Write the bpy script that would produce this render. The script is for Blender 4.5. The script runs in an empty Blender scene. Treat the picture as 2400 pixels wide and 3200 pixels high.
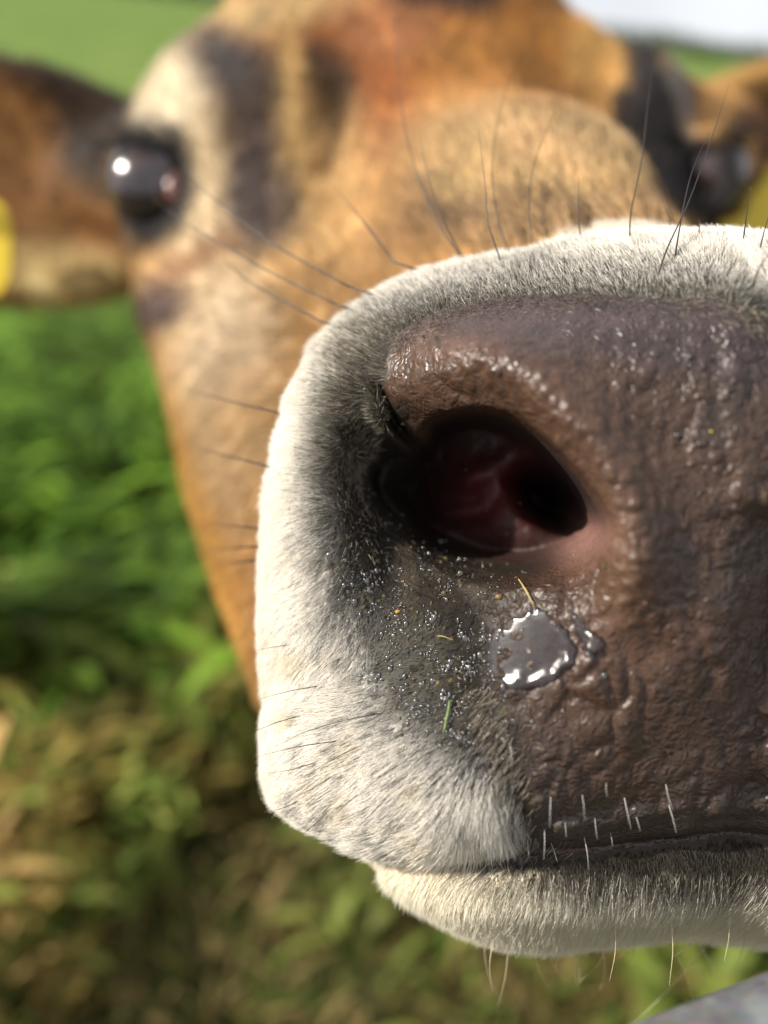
import bpy, bmesh, math, random, time
import numpy as np
from mathutils import Vector, Matrix
from mathutils.bvhtree import BVHTree
T0 = time.time()
rng = np.random.default_rng(7)
random.seed(7)
scene = bpy.context.scene
COL = scene.collection

# ------------------------------------------------------------------ camera
PITCH = math.radians(28.0)
CAM_H = 1.0
LENS, SENS = 26.0, 36.0
K = SENS / LENS * 0.75                 # picture width per metre of depth
cam_d = bpy.data.cameras.new('camera')
cam = bpy.data.objects.new('camera', cam_d)
COL.objects.link(cam)
cam.location = (0, 0, CAM_H)
cam.rotation_euler = (math.radians(90) - PITCH, 0, 0)
cam_d.sensor_fit = 'VERTICAL'
cam_d.sensor_height = SENS
cam_d.sensor_width = SENS * 0.75
cam_d.lens = LENS
cam_d.clip_start = 0.005
cam_d.clip_end = 3000
cam_d.dof.use_dof = True
cam_d.dof.focus_distance = 0.132
cam_d.dof.aperture_fstop = LENS / 5.2  # 5.2 mm entrance pupil
scene.camera = cam

# ------------------------------------------------------------------ sky and sun
SUN_CAM = Vector((-0.80, -0.37, 0.45)).normalized()     # towards the sun, in the head frame (x right, y away, z up)
cp, sp = math.cos(PITCH), math.sin(PITCH)
HEAD_M = Matrix(((1, 0, 0, 0), (0, cp, sp, 0), (0, -sp, cp, CAM_H), (0, 0, 0, 1)))
HEAD_I = HEAD_M.inverted()
sun_w = (HEAD_M.to_3x3() @ SUN_CAM).normalized()
world = bpy.data.worlds.new('World')
scene.world = world
world.use_nodes = True
wn, wl = world.node_tree.nodes, world.node_tree.links
bg = wn['Background']
sky = wn.new('ShaderNodeTexSky')
sky.sky_type = 'NISHITA'
sky.sun_disc = False
sky.sun_elevation = math.asin(sun_w.z)
sky.sun_rotation = math.atan2(sun_w.x, sun_w.y)
sky.air_density = 1.0
sky.dust_density = 1.5
# thin bright cloud cover, over the whole dome
tc = wn.new('ShaderNodeTexCoord')
cn = wn.new('ShaderNodeTexNoise')
cn.inputs['Scale'].default_value = 2.2
cn.inputs['Detail'].default_value = 6
cr = wn.new('ShaderNodeValToRGB')
cr.color_ramp.elements[0].position = 0.30
cr.color_ramp.elements[0].color = (0.6, 0.6, 0.6, 1)
cr.color_ramp.elements[1].position = 0.62
cr.color_ramp.elements[1].color = (1, 1, 1, 1)
mx = wn.new('ShaderNodeMixRGB')
mx.inputs['Color2'].default_value = (13.6, 13.9, 14.6, 1)
wl.new(tc.outputs['Generated'], cn.inputs['Vector'])
wl.new(cn.outputs['Fac'], cr.inputs['Fac'])
wl.new(cr.outputs['Color'], mx.inputs['Fac'])
wl.new(sky.outputs['Color'], mx.inputs['Color1'])
wl.new(mx.outputs['Color'], bg.inputs['Color'])
bg.inputs['Strength'].default_value = 0.050
sun_d = bpy.data.lights.new('sun', 'SUN')
sun_d.energy = 5.0
sun_d.angle = math.radians(0.6)
sun_d.color = (1.0, 0.94, 0.84)
sun = bpy.data.objects.new('sun', sun_d)
COL.objects.link(sun)
sun.location = sun_w * 5
sun.rotation_euler = sun_w.to_track_quat('Z', 'Y').to_euler()
scene.view_settings.view_transform = 'Standard'
scene.view_settings.look = 'None'
scene.view_settings.exposure = 0.62
scene.view_settings.gamma = 1.0
scene.render.engine = 'CYCLES'
scene.cycles.use_denoising = True
scene.cycles.max_bounces = 8
scene.cycles.diffuse_bounces = 4
scene.cycles.glossy_bounces = 3
scene.cycles.transmission_bounces = 5
scene.cycles.transparent_max_bounces = 8
scene.cycles.sample_clamp_indirect = 6.0
try:
    scene.cycles_curves.shape = 'RIBBONS'
except Exception:
    pass

# ------------------------------------------------------------------ numpy helpers
W, H = 1659.0, 2212.0
def P(px, py, d):
    """point of the head frame that lies d metres out along the view through (px, py)"""
    return np.array((d * K * (px - W / 2) / W, d, -d * K * (py - H / 2) / W))
def to_px(p, ymax=None):
    y = p[..., 1] if ymax is None else np.minimum(p[..., 1], ymax)
    return p[..., 0] / y / K * W + W / 2, -p[..., 2] / y / K * W + H / 2
def sstep(a, b, x):
    t = np.clip((x - a) / (b - a), 0, 1)
    return t * t * (3 - 2 * t)
def seg_dist(x, y, pts, closed=False):
    """distance to a polyline and fractional position along it"""
    pts = np.asarray(pts, float)
    n = len(pts) if closed else len(pts) - 1
    best = np.full(x.shape, 1e9, np.float32)
    tt = np.zeros(x.shape, np.float32)
    for i in range(n):
        a, b = pts[i], pts[(i + 1) % len(pts)]
        d = b - a
        t = np.clip(((x - a[0]) * d[0] + (y - a[1]) * d[1]) / (d @ d), 0, 1)
        q = np.hypot(x - a[0] - t * d[0], y - a[1] - t * d[1])
        m = q < best
        best = np.where(m, q, best)
        tt = np.where(m, (i + t) / n, tt)
    return best, tt
def inside(x, y, pts):
    pts = np.asarray(pts, float)
    c = np.zeros(x.shape, bool)
    j = len(pts) - 1
    for i in range(len(pts)):
        (xi, yi), (xj, yj) = pts[i], pts[j]
        if yi != yj:
            c ^= ((yi > y) != (yj > y)) & (x < (xj - xi) * (y - yi) / (yj - yi) + xi)
        j = i
    return c
def poly_sd(x, y, pts):
    """signed distance, positive inside"""
    d, _ = seg_dist(x, y, pts, True)
    return np.where(inside(x, y, pts), d, -d)
def smooth_poly(pts, n=6):
    """Catmull-Rom through a closed outline"""
    pts = np.asarray(pts, float)
    out = []
    m = len(pts)
    for i in range(m):
        p0, p1, p2, p3 = pts[i - 1], pts[i], pts[(i + 1) % m], pts[(i + 2) % m]
        for t in np.linspace(0, 1, n, endpoint=False):
            out.append(0.5 * (2 * p1 + (p2 - p0) * t + (2 * p0 - 5 * p1 + 4 * p2 - p3) * t * t + (3 * p1 - p0 - 3 * p2 + p3) * t ** 3))
    return np.array(out)
def smooth_line(pts, n=8):
    pts = np.asarray(pts, float)
    q = np.vstack([2 * pts[0] - pts[1], pts, 2 * pts[-1] - pts[-2]])
    out = []
    for i in range(1, len(q) - 2):
        p0, p1, p2, p3 = q[i - 1], q[i], q[i + 1], q[i + 2]
        for t in np.linspace(0, 1, n, endpoint=False):
            out.append(0.5 * (2 * p1 + (p2 - p0) * t + (2 * p0 - 5 * p1 + 4 * p2 - p3) * t * t + (3 * p1 - p0 - 3 * p2 + p3) * t ** 3))
    out.append(q[-2])
    return np.array(out)
def rbf(pts, lam=1e-3):
    """thin-plate surface through (x, y, value) points"""
    a = np.asarray(pts, float)
    xy = a[:, :2] / 1000.0
    def phi(r2):
        return np.where(r2 > 1e-12, 0.5 * r2 * np.log(np.maximum(r2, 1e-12)), 0)
    n = len(a)
    r2 = ((xy[:, None] - xy[None]) ** 2).sum(-1)
    A = np.zeros((n + 3, n + 3))
    A[:n, :n] = phi(r2) + lam * np.eye(n)
    A[:n, n] = 1
    A[:n, n + 1:] = xy
    A[n, :n] = 1
    A[n + 1:, :n] = xy.T
    w = np.linalg.solve(A, np.concatenate([a[:, 2], np.zeros(3)]))
    def f(x, y):
        x = np.asarray(x) / 1000.0
        y = np.asarray(y) / 1000.0
        r = w[n] + w[n + 1] * x + w[n + 2] * y
        for i in range(n):
            r = r + w[i] * phi((x - xy[i, 0]) ** 2 + (y - xy[i, 1]) ** 2)
        return r
    return f
_perm = rng.permutation(4096)
_rv = rng.random(4096)
def _h(i, j, k=0):
    return _perm[(_perm[(_perm[i & 4095] + j) & 4095] + k) & 4095]
def vnoise(x, y, z=None):
    """smooth value noise, -1..1"""
    if z is None:
        z = np.zeros_like(x)
    i, j, k = np.floor(x).astype(int), np.floor(y).astype(int), np.floor(z).astype(int)
    fx, fy, fz = x - i, y - j, z - k
    fx, fy, fz = [t * t * (3 - 2 * t) for t in (fx, fy, fz)]
    r = 0
    for a in (0, 1):
        for b in (0, 1):
            for c in (0, 1):
                r = r + _rv[_h(i + a, j + b, k + c)] * (fx if a else 1 - fx) * (fy if b else 1 - fy) * (fz if c else 1 - fz)
    return r * 2 - 1
def fbm(x, y, z=None, o=4):
    r, amp = 0, 1.0
    for q in range(o):
        s = 2.03 ** q
        r = r + amp * vnoise(x * s + 17 * q, y * s + 5 * q, None if z is None else z * s)
        amp *= 0.5
    return r
def worley(x, y):
    i, j = np.floor(x).astype(int), np.floor(y).astype(int)
    f1 = np.full(x.shape, 9.0)
    f2 = np.full(x.shape, 9.0)
    for a in (-1, 0, 1):
        for b in (-1, 0, 1):
            qx = i + a + _rv[_h(i + a, j + b, 1)]
            qy = j + b + _rv[_h(i + a, j + b, 2)]
            d = np.hypot(x - qx, y - qy)
            f2 = np.minimum(f2, np.maximum(f1, d))
            f1 = np.minimum(f1, d)
    return f1, f2

# ------------------------------------------------------------------ node helpers
def new_mat(name):
    m = bpy.data.materials.new(name)
    m.use_nodes = True
    return m, m.node_tree.nodes, m.node_tree.links, m.node_tree.nodes['Principled BSDF']
def attr(nodes, name):
    a = nodes.new('ShaderNodeAttribute')
    a.attribute_name = name
    return a
def noise_node(nodes, links, scale, detail=4, coord='Object', rough=0.55):
    t = nodes.new('ShaderNodeTexCoord')
    n = nodes.new('ShaderNodeTexNoise')
    n.inputs['Scale'].default_value = scale
    n.inputs['Detail'].default_value = detail
    n.inputs['Roughness'].default_value = rough
    links.new(t.outputs[coord], n.inputs['Vector'])
    return n
def ramp(nodes, links, src, stops):
    r = nodes.new('ShaderNodeValToRGB')
    el = r.color_ramp.elements
    while len(el) < len(stops):
        el.new(0.5)
    for e, (p, c) in zip(el, stops):
        e.position = p
        e.color = (*c, 1)
    links.new(src, r.inputs['Fac'])
    return r
def simple_mat(name, color, rough=0.5, metallic=0.0, var=0.25, scale=40, bump=0.0, bscale=200, spec=0.5, coat=0.0):
    m, n, l, b = new_mat(name)
    t = noise_node(n, l, scale)
    c0 = tuple(v * (1 - var) for v in color)
    c1 = tuple(min(1, v * (1 + var)) for v in color)
    r = ramp(n, l, t.outputs['Fac'], [(0.3, c0), (0.7, c1)])
    l.new(r.outputs['Color'], b.inputs['Base Color'])
    b.inputs['Roughness'].default_value = rough
    b.inputs['Metallic'].default_value = metallic
    b.inputs['Specular IOR Level'].default_value = spec
    b.inputs['Coat Weight'].default_value = coat
    if bump:
        t2 = noise_node(n, l, bscale)
        bp = n.new('ShaderNodeBump')
        bp.inputs['Strength'].default_value = bump
        bp.inputs['Distance'].default_value = 0.001
        l.new(t2.outputs['Fac'], bp.inputs['Height'])
        l.new(bp.outputs['Normal'], b.inputs['Normal'])
    return m
def mesh_obj(name, verts, faces, mat, parent=None, smooth=True):
    me = bpy.data.meshes.new(name)
    me.from_pydata([tuple(v) for v in verts], [], [tuple(int(i) for i in f) for f in faces])
    if smooth:
        me.polygons.foreach_set('use_smooth', [True] * len(me.polygons))
    me.materials.append(mat)
    me.update()
    o = bpy.data.objects.new(name, me)
    COL.objects.link(o)
    if parent:
        o.parent = parent
    return o
def tag(o, label=None, cat=None, group=None, kind=None):
    for k, v in (('label', label), ('category', cat), ('group', group), ('kind', kind)):
        if v:
            o[k] = v
    return o
def tube(path, radii, sides=6):
    path = np.asarray(path, float)
    n = len(path)
    v, f = [], []
    up = np.array((0.31, 0.17, 0.93))
    for i in range(n):
        t = path[min(i + 1, n - 1)] - path[max(i - 1, 0)]
        t = t / (np.linalg.norm(t) + 1e-12)
        a = np.cross(t, up)
        a /= np.linalg.norm(a) + 1e-12
        b = np.cross(t, a)
        for s in range(sides):
            q = 2 * math.pi * s / sides
            v.append(path[i] + radii[i] * (a * math.cos(q) + b * math.sin(q)))
    for i in range(n - 1):
        for s in range(sides):
            s2 = (s + 1) % sides
            f.append((i * sides + s, i * sides + s2, (i + 1) * sides + s2, (i + 1) * sides + s))
    f.append(tuple(range(sides)))
    f.append(tuple((n - 1) * sides + s for s in reversed(range(sides))))
    return v, f

# ------------------------------------------------------------------ ground (structure)
def ground_h(x, y):
    """height of the meadow: level by the gate, rising to a hill that is higher on the left"""
    r = np.maximum(y - 9.0, 0)
    rise = 0.17 * r * (1 - np.exp(-r / 25.0))
    tilt = np.clip(0.745 - x / np.maximum(y, 8.0) * 0.66, 0.3, 2.2)
    h = rise * tilt * np.exp(-np.maximum(y - 95, 0) ** 2 / 9000.0)
    return h + 0.015 * vnoise(x * 2.1, y * 2.1) * np.exp(-y / 30) + 0.3 * vnoise(x * .05, y * .05) * sstep(6, 30, y)
def build_ground():
    ys = np.concatenate([np.linspace(-6, 8, 90), 8 * 1.055 ** np.arange(1, 96)])
    us = np.linspace(-1, 1, 141)
    v = []
    for y in ys:
        half = 8 + max(y, 0) * 2.2
        xs = us * half
        h = ground_h(xs, np.full_like(xs, y))
        v.append(np.stack([xs, np.full_like(xs, y), h], 1))
    v = np.concatenate(v)
    nx = len(us)
    f = [(j * nx + i, j * nx + i + 1, (j + 1) * nx + i + 1, (j + 1) * nx + i) for j in range(len(ys) - 1) for i in range(nx - 1)]
    m, n, l, b = new_mat('meadow_ground')
    t1 = noise_node(n, l, 0.5, 6)
    t2 = noise_node(n, l, 9.0, 5)
    r1 = ramp(n, l, t1.outputs['Fac'], [(0.3, (0.10, 0.16, 0.032)), (0.55, (0.13, 0.19, 0.042)), (0.75, (0.16, 0.20, 0.052))])
    r2 = ramp(n, l, t2.outputs['Fac'], [(0.3, (0.55, 0.6, 0.5)), (0.7, (1.1, 1.1, 1.0))])
    mm = n.new('ShaderNodeMixRGB')
    mm.blend_type = 'MULTIPLY'
    mm.inputs['Fac'].default_value = 0.8
    l.new(r1.outputs['Color'], mm.inputs['Color1'])
    l.new(r2.outputs['Color'], mm.inputs['Color2'])
    # bare trodden soil by the gate
    geo = n.new('ShaderNodeTexCoord')
    sx = n.new('ShaderNodeSeparateXYZ')
    l.new(geo.outputs['Object'], sx.inputs['Vector'])
    mr = n.new('ShaderNodeMapRange')
    mr.inputs['From Min'].default_value = 2.0
    mr.inputs['From Max'].default_value = 4.5
    l.new(sx.outputs['Y'], mr.inputs['Value'])
    m2 = n.new('ShaderNodeMixRGB')
    m2.inputs['Color1'].default_value = (0.05, 0.055, 0.018, 1)
    l.new(mr.outputs['Result'], m2.inputs['Fac'])
    l.new(mm.outputs['Color'], m2.inputs['Color2'])
    l.new(m2.outputs['Color'], b.inputs['Base Color'])
    b.inputs['Roughness'].default_value = 0.95
    b.inputs['Specular IOR Level'].default_value = 0.1
    o = mesh_obj('ground', v, f, m)
    tag(o, 'green meadow rising to a hillside behind the cow', None, None, 'structure')
build_ground()

# ------------------------------------------------------------------ cow: muzzle and face relief maps
XC = 0.0625                                   # the cow's own mirror plane, through the middle of the nose
STEP = 3.0
MX0, MX1, MY0, MY1 = 380.0, 1790.0, 340.0, 2200.0
mgx, mgy = np.meshgrid(np.arange(MX0, MX1, STEP), np.arange(MY0, MY1, STEP), indexing='ij')
PXM = 0.140 * K / W                           # metres per pixel at the muzzle
MUZZLE = smooth_poly([(1800, 470), (1650, 480), (1500, 481), (1300, 490), (1150, 518), (1000, 546), (900, 572), (820, 604), (740, 660),
    (680, 722), (632, 800), (600, 885), (575, 980), (556, 1100), (546, 1250), (546, 1400), (560, 1500), (556, 1590), (560, 1680), (582, 1738),
    (645, 1790), (722, 1832), (800, 1868), (900, 1880), (1010, 1878), (1110, 1862), (1200, 1838), (1330, 1815), (1480, 1800), (1659, 1783), (1800, 1770)], 4)
CHIN = smooth_poly([(735, 1825), (785, 1885), (845, 1942), (920, 1990), (1000, 2030), (1100, 2058), (1200, 2064), (1300, 2052), (1450, 2036),
    (1560, 2016), (1659, 1992), (1800, 1955), (1800, 1640), (1300, 1640), (1000, 1680), (800, 1720)], 4)
BARE = smooth_poly([(832, 815), (842, 745), (888, 700), (965, 664), (1080, 640), (1200, 632), (1320, 634), (1430, 640), (1530, 646), (1600, 670),
    (1659, 700), (1800, 730), (1800, 1830), (1500, 1850), (1300, 1850), (1142, 1850), (1128, 1760), (1108, 1650), (1078, 1560), (1045, 1460), (1045, 1370), (1005, 1290),
    (930, 1235), (850, 1160), (800, 1085), (790, 1000), (828, 930), (818, 850)], 4)
WETZ = smooth_poly([(745, 1120), (800, 1130), (880, 1165), (1000, 1240), (1050, 1330), (1058, 1470), (1105, 1630), (1128, 1760), (1095, 1790), (1040, 1700), (985, 1650), (920, 1590),
    (850, 1520), (790, 1430), (745, 1320), (725, 1210)], 3)
HOLE = smooth_poly([(898, 945), (925, 902), (985, 878), (1050, 874), (1115, 893), (1185, 942), (1252, 1010), (1302, 1078), (1328, 1128), (1312, 1178), (1250, 1226), (1170, 1256),
    (1090, 1264), (1010, 1250), (925, 1212), (840, 1158), (768, 1085), (765, 1010), (822, 955)], 4)

base_m = rbf([(1650, 560, 11.8), (1650, 700, 11.45), (1650, 850, 11.2), (1650, 1050, 11.1), (1650, 1250, 11.2), (1650, 1450, 11.5), (1650, 1650, 12.0), (1650, 1800, 12.6),
    (1400, 560, 12.4), (1400, 680, 11.8), (1400, 820, 11.45), (1400, 1000, 11.35), (1400, 1200, 11.5), (1400, 1400, 11.65), (1400, 1600, 12.0), (1400, 1800, 12.6),
    (1200, 560, 12.9), (1200, 680, 12.2), (1200, 800, 11.75), (1200, 1300, 12.1), (1200, 1450, 11.95), (1200, 1650, 12.0), (1200, 1800, 12.45),
    (1000, 600, 13.2), (1000, 720, 12.65), (1000, 1280, 13.0), (1000, 1420, 12.65), (1000, 1550, 12.35), (1000, 1700, 12.15), (1000, 1850, 12.5),
    (820, 650, 13.7), (820, 760, 13.6), (820, 1280, 13.6), (820, 1400, 13.15), (820, 1600, 12.7), (820, 1800, 12.8),
    (700, 760, 13.6), (700, 900, 13.45), (700, 1100, 13.5), (700, 1300, 13.45), (700, 1500, 13.3), (700, 1700, 13.1),
    (580, 900, 13.75), (580, 1100, 13.65), (580, 1300, 13.6), (580, 1500, 13.6), (580, 1700, 13.3), (1000, 1050, 13.0), (1200, 1050, 11.9), (820, 1000, 14.2)])
def gauss_line(x, y, pts, w, taper=0.0):
    d, t = seg_dist(x, y, pts)
    g = np.exp(-(d / w) ** 2)
    if taper:
        g = g * sstep(0, taper, t) * sstep(0, taper, 1 - t)
    return g
ALAR = smooth_line([(868, 800), (940, 772), (1040, 772), (1135, 808), (1220, 885), (1295, 972), (1350, 1078), (1375, 1190), (1368, 1300), (1335, 1420)])
CREV = smooth_line([(818, 770), (821, 830), (838, 885), (868, 932), (925, 985)])
FURPAD = rbf([(1600, 500, 24), (1200, 520, 24), (800, 620, 20), (600, 900, 18), (560, 1300, 20), (560, 1650, 18), (700, 1800, 22), (900, 1880, 34), (1080, 1880, 40), (1160, 1850, 4), (1650, 1800, 0), (1400, 1000, 0)])
def muzzle_map(x, y):
    wob = 14 * vnoise(x / 60, y / 60)
    D = base_m(x, y)
    # hollow of the side wall that leads into the nostril
    D = D + 1.15 * np.exp(-((x - 850) / 95) ** 2 - ((y - 1035) / 150) ** 2)
    D = D + 0.35 * np.exp(-((x - 1010) / 150) ** 2 - ((y - 1225) / 60) ** 2)
    # swollen rim of the nostril
    D = D - 0.55 * gauss_line(x, y, ALAR, 80, 0.24)
    D = D + 0.07 * gauss_line(x, y, ALAR + np.array((150, -40)), 80, 0.25) * sstep(800, 950, y)
    D = D - 0.42 * np.exp(-((x - 910) / 88) ** 2 - ((y - 850) / 85) ** 2)
    # floor ledge rising at the inner corner
    D = D + 0.5 * np.exp(-((x - 1230) / 75) ** 2 - ((y - 1225) / 50) ** 2)
    D = D - 0.12 * gauss_line(x, y, smooth_line([(1340, 1170), (1345, 1280), (1290, 1420), (1230, 1520)]), 60, 0.2)
    # the hole itself: abrupt under the upper rim, funnel-like from below and the left
    sd = poly_sd(x, y, HOLE)
    steep = np.clip((x - 880) / 260, 0, 1) * np.clip((1215 - y) / 160, 0, 1)
    steep = np.maximum(steep, np.clip((1000 - y) / 40, 0, 1) * np.clip((x - 905) / 40, 0, 1))
    w = 95 - 40 * steep + 110 * sstep(940, 800, x)
    hole = sstep(0, 1, (sd + 14 * (1 - steep)) / w)
    D = D + 3.0 * hole
    pit = np.exp(-(((x - 1195) * 0.75 + (y - 1075) * 0.66) / 85) ** 2 - ((-(x - 1195) * 0.66 + (y - 1075) * 0.75) / 45) ** 2)
    D = D + 3.0 * pit * hole
    D = D - 0.5 * hole * gauss_line(x, y, [(960, 1060), (1100, 1000), (1160, 960)], 30, 0.2)
    D = D - 0.35 * hole * gauss_line(x, y, [(930, 1120), (1040, 1100), (1110, 1030)], 24, 0.2)
    # crease between the rim's end and the side wall
    D = D + 0.70 * gauss_line(x, y, CREV, 9) * sstep(800, 900, y)
    D = D - 0.55 * gauss_line(x, y, CREV + np.array((-19, 14)), 14, 0.12) * sstep(835, 915, y)
    # relief of the bare skin
    bare = sstep(-5, 45, poly_sd(x, y, BARE)) * (1 - hole)
    w2 = 34 * fbm(x / 150 + 4, y / 150 + 8, o=2)
    f1, f2 = worley((x + wob * 1.2 + w2 + 0.22 * y) / 52, (y + wob * 2 + 1.6 * w2) / 105)
    low = sstep(1380, 1560, y)
    cell = sstep(0.0, 0.55, f2 - f1)
    D = D - bare * (0.045 + 0.150 * low) * np.sqrt(cell) * np.clip(0.65 + 0.7 * vnoise(x / 120 + 7, y / 120), 0.1, 1.3)
    g1, g2 = worley((x + wob + .3 * w2) / 33, (y - wob) / 36)
    lipz = gauss_line(x, y, ALAR, 120)
    D = D - bare * (0.085 + 0.012 * lipz) * np.sqrt(sstep(0, 0.55, g2 - g1)) * (1 - 0.55 * low) * np.clip(.8 + .5 * vnoise(x / 70, y / 70 + 3), .3, 1.3)
    for pts, ww, hh in (([(1560, 690), (1545, 830), (1575, 980), (1545, 1130)], 17, .10), ([(1640, 720), (1615, 860), (1640, 1000), (1610, 1180)], 15, .10),
                        ([(1470, 760), (1490, 880), (1465, 1000)], 14, .07), ([(1520, 1180), (1590, 1240), (1659, 1215)], 15, .09), ([(1640, 1250), (1600, 1400), (1640, 1600)], 22, .10),
                        ([(1480, 1300), (1530, 1450), (1500, 1600)], 16, .07), ([(1380, 900), (1400, 1010), (1395, 1100)], 12, .05)):
        D = D + 0.55 * hh * gauss_line(x + wob, y, smooth_line(pts), ww, 0.2)
    D = D + bare * 0.012 * fbm(x / 70, y / 70, o=2)
    D = D + 0.55 * gauss_line(x, y, [(1700, 1080), (1690, 1250), (1685, 1500), (1690, 1850)], 95, .12)
    wzm = sstep(-60, 40, poly_sd(x, y, WETZ))
    h1, h2 = worley((x + wob) / 21, (y + wob) / 24)
    D = D - wzm * (0.045 * np.sqrt(sstep(0, .5, h2 - h1)) * np.clip(.6 + .9 * vnoise(x / 45, y / 45 + 6), 0, 1.4) + 0.03 * fbm(x / 40, y / 40))
    # lip folds along the mouth
    D = D + 0.09 * gauss_line(x, y + wob * .6, smooth_line([(1150, 1775), (1300, 1752), (1450, 1728), (1659, 1700), (1790, 1690)]), 20)
    D = D + 0.10 * gauss_line(x, y + wob * .4, smooth_line([(1180, 1822), (1350, 1790), (1500, 1775), (1700, 1755)]), 11)
    # pad relief under the fur
    D = D + 0.05 * fbm(x / 130, y / 130) * (1 - bare)
    # rounding towards the outline
    s = (poly_sd(x, y, MUZZLE) - FURPAD(x, y)) * PXM * 100
    R = 2.05 - 0.8 * sstep(1350, 1750, y) - 0.5 * sstep(1100, 1300, x) * sstep(1500, 1750, y)
    q = np.clip(1 - s / R, 0, 1)
    D = D + R * (1 - np.sqrt(np.maximum(1 - q * q, 0)))
    return D / 100, s / 100, hole, bare
M_D, M_S, M_HOLE, M_BARE = muzzle_map(mgx, mgy)
base_c = rbf([(800, 1880, 13.3), (850, 1900, 13.1), (1000, 1920, 12.8), (1200, 1930, 12.8), (1450, 1910, 12.9), (1659, 1890, 13.0), (1000, 2030, 12.9), (1200, 2060, 12.9), (1500, 2030, 13.0),
    (1659, 1990, 13.1), (1200, 1700, 13.9), (1600, 1700, 13.8), (900, 1780, 14.6)])
def chin_map(x, y):
    D = base_c(x, y)
    D = D - 0.2 * gauss_line(x, y, [(1050, 1925), (1300, 1930), (1659, 1895)], 40)
    s = (poly_sd(x, y, CHIN) - 26) * PXM * 100
    R = 1.9
    q = np.clip(1 - s / R, 0, 1)
    return (D + R * (1 - np.sqrt(np.maximum(1 - q * q, 0))) + 0.04 * fbm(x / 110, y / 110)) / 100, s / 100
C_D, C_S = chin_map(mgx, mgy)

FX0, FX1, FY0, FY1, FSTEP = 150.0, 1750.0, -420.0, 1750.0, 5.0
fgx, fgy = np.meshgrid(np.arange(FX0, FX1, FSTEP), np.arange(FY0, FY1, FSTEP), indexing='ij')
FACE = smooth_poly([(505, -50), (485, 18), (424, 66), (362, 122), (315, 192), (286, 258), (272, 320), (264, 385), (270, 455), (288, 530), (296, 610), (306, 690), (336, 755),
    (365, 850), (388, 950), (408, 1050), (440, 1150), (475, 1260), (510, 1350), (545, 1440), (600, 1540), (800, 1600), (1150, 1560), (1400, 1300), (1500, 900),
    (1505, 640), (1520, 500), (1545, 430), (1556, 345), (1535, 285), (1500, 255), (1484, 185), (1445, 118), (1390, 95), (1330, 74), (1280, 40), (1190, 28), (1135, -5), (1095, -140),
    (950, -270), (720, -260), (540, -160)], 4)
base_f = rbf([(850, -200, 40), (850, -50, 36.5), (600, -60, 35), (1080, -60, 37.5), (850, 130, 33.5), (1100, 120, 34.5), (1250, 100, 35), (620, 120, 31), (450, 120, 30.3), (380, 230, 29.6), (520, 300, 29),
    (400, 400, 28.8), (640, 350, 29.3), (560, 520, 27), (430, 560, 27.4), (350, 650, 28), (430, 760, 26.6), (560, 700, 25.6), (700, 560, 26.3), (760, 380, 29.5), (900, 300, 31), (1050, 260, 32.5),
    (450, 950, 24.5), (560, 950, 23), (520, 1200, 21.6), (570, 1400, 20.2), (700, 800, 23.5), (1300, 220, 34.2), (1420, 220, 33.5), (1400, 380, 33), (1480, 420, 33), (1300, 500, 30),
    (1450, 700, 27), (1000, 800, 23), (1300, 900, 23), (900, 1300, 20)])
def face_map(x, y):
    D = base_f(x, y)
    D = D - 0.9 * np.exp(-((x - 400) / 75) ** 2 - ((y - 190) / 110) ** 2)        # brow
    D = D - 0.5 * gauss_line(x, y, smooth_line([(640, 120), (655, 260), (670, 380)]), 45, .2)
    D = D + 0.7 * np.exp(-((x - 720) / 50) ** 2 - ((y - 250) / 120) ** 2)
    D = D - 0.7 * np.exp(-((x - 330) / 60) ** 2 - ((y - 620) / 70) ** 2)        # cheek bone
    D = D - 0.8 * np.exp(-((x - 1420) / 60) ** 2 - ((y - 170) / 90) ** 2)
    # eye sockets
    D = D + 1.5 * np.exp(-((x - 330) / 62) ** 2 - ((y - 405) / 95) ** 2)
    D = D + 1.4 * np.exp(-((x - 1530) / 50) ** 2 - ((y - 375) / 75) ** 2)
    D = D + 0.12 * fbm(x / 90, y / 90)
    s = poly_sd(x, y, FACE) * (0.30 * K / W) * 100
    R = 3.3
    q = np.clip(1 - s / R, 0, 1)
    return (D + R * (1 - np.sqrt(np.maximum(1 - q * q, 0)))) / 100, s / 100
F_D, F_S = face_map(fgx, fgy)
print('maps', round(time.time() - T0, 1))

def bil(Mp, x, y, x0, y0, st):
    gx = np.clip((x - x0) / st, 0, Mp.shape[0] - 1.001)
    gy = np.clip((y - y0) / st, 0, Mp.shape[1] - 1.001)
    i, j = gx.astype(np.int32), gy.astype(np.int32)
    fx, fy = (gx - i).astype(np.float32), (gy - j).astype(np.float32)
    return Mp[i, j] * (1 - fx) * (1 - fy) + Mp[i + 1, j] * fx * (1 - fy) + Mp[i, j + 1] * (1 - fx) * fy + Mp[i + 1, j + 1] * fx * fy
def mb(Mp, x, y):
    return bil(Mp, x, y, MX0, MY0, STEP)
def grad_norm(Mp, st, mpp):
    gx, gy = np.gradient(Mp, st * mpp)
    return np.sqrt(1 + gx * gx + gy * gy)
M_G = np.minimum(grad_norm(M_D, STEP, PXM), 12)
C_G = np.minimum(grad_norm(C_D, STEP, PXM), 12)
F_G = np.minimum(grad_norm(F_D, FSTEP, 0.3 * K / W), 12)
M_D, M_S, M_G, C_D, C_S, C_G, F_D, F_S, F_G = [a.astype(np.float32) for a in (M_D, M_S, M_G, C_D, C_S, C_G, F_D, F_S, F_G)]

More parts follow.
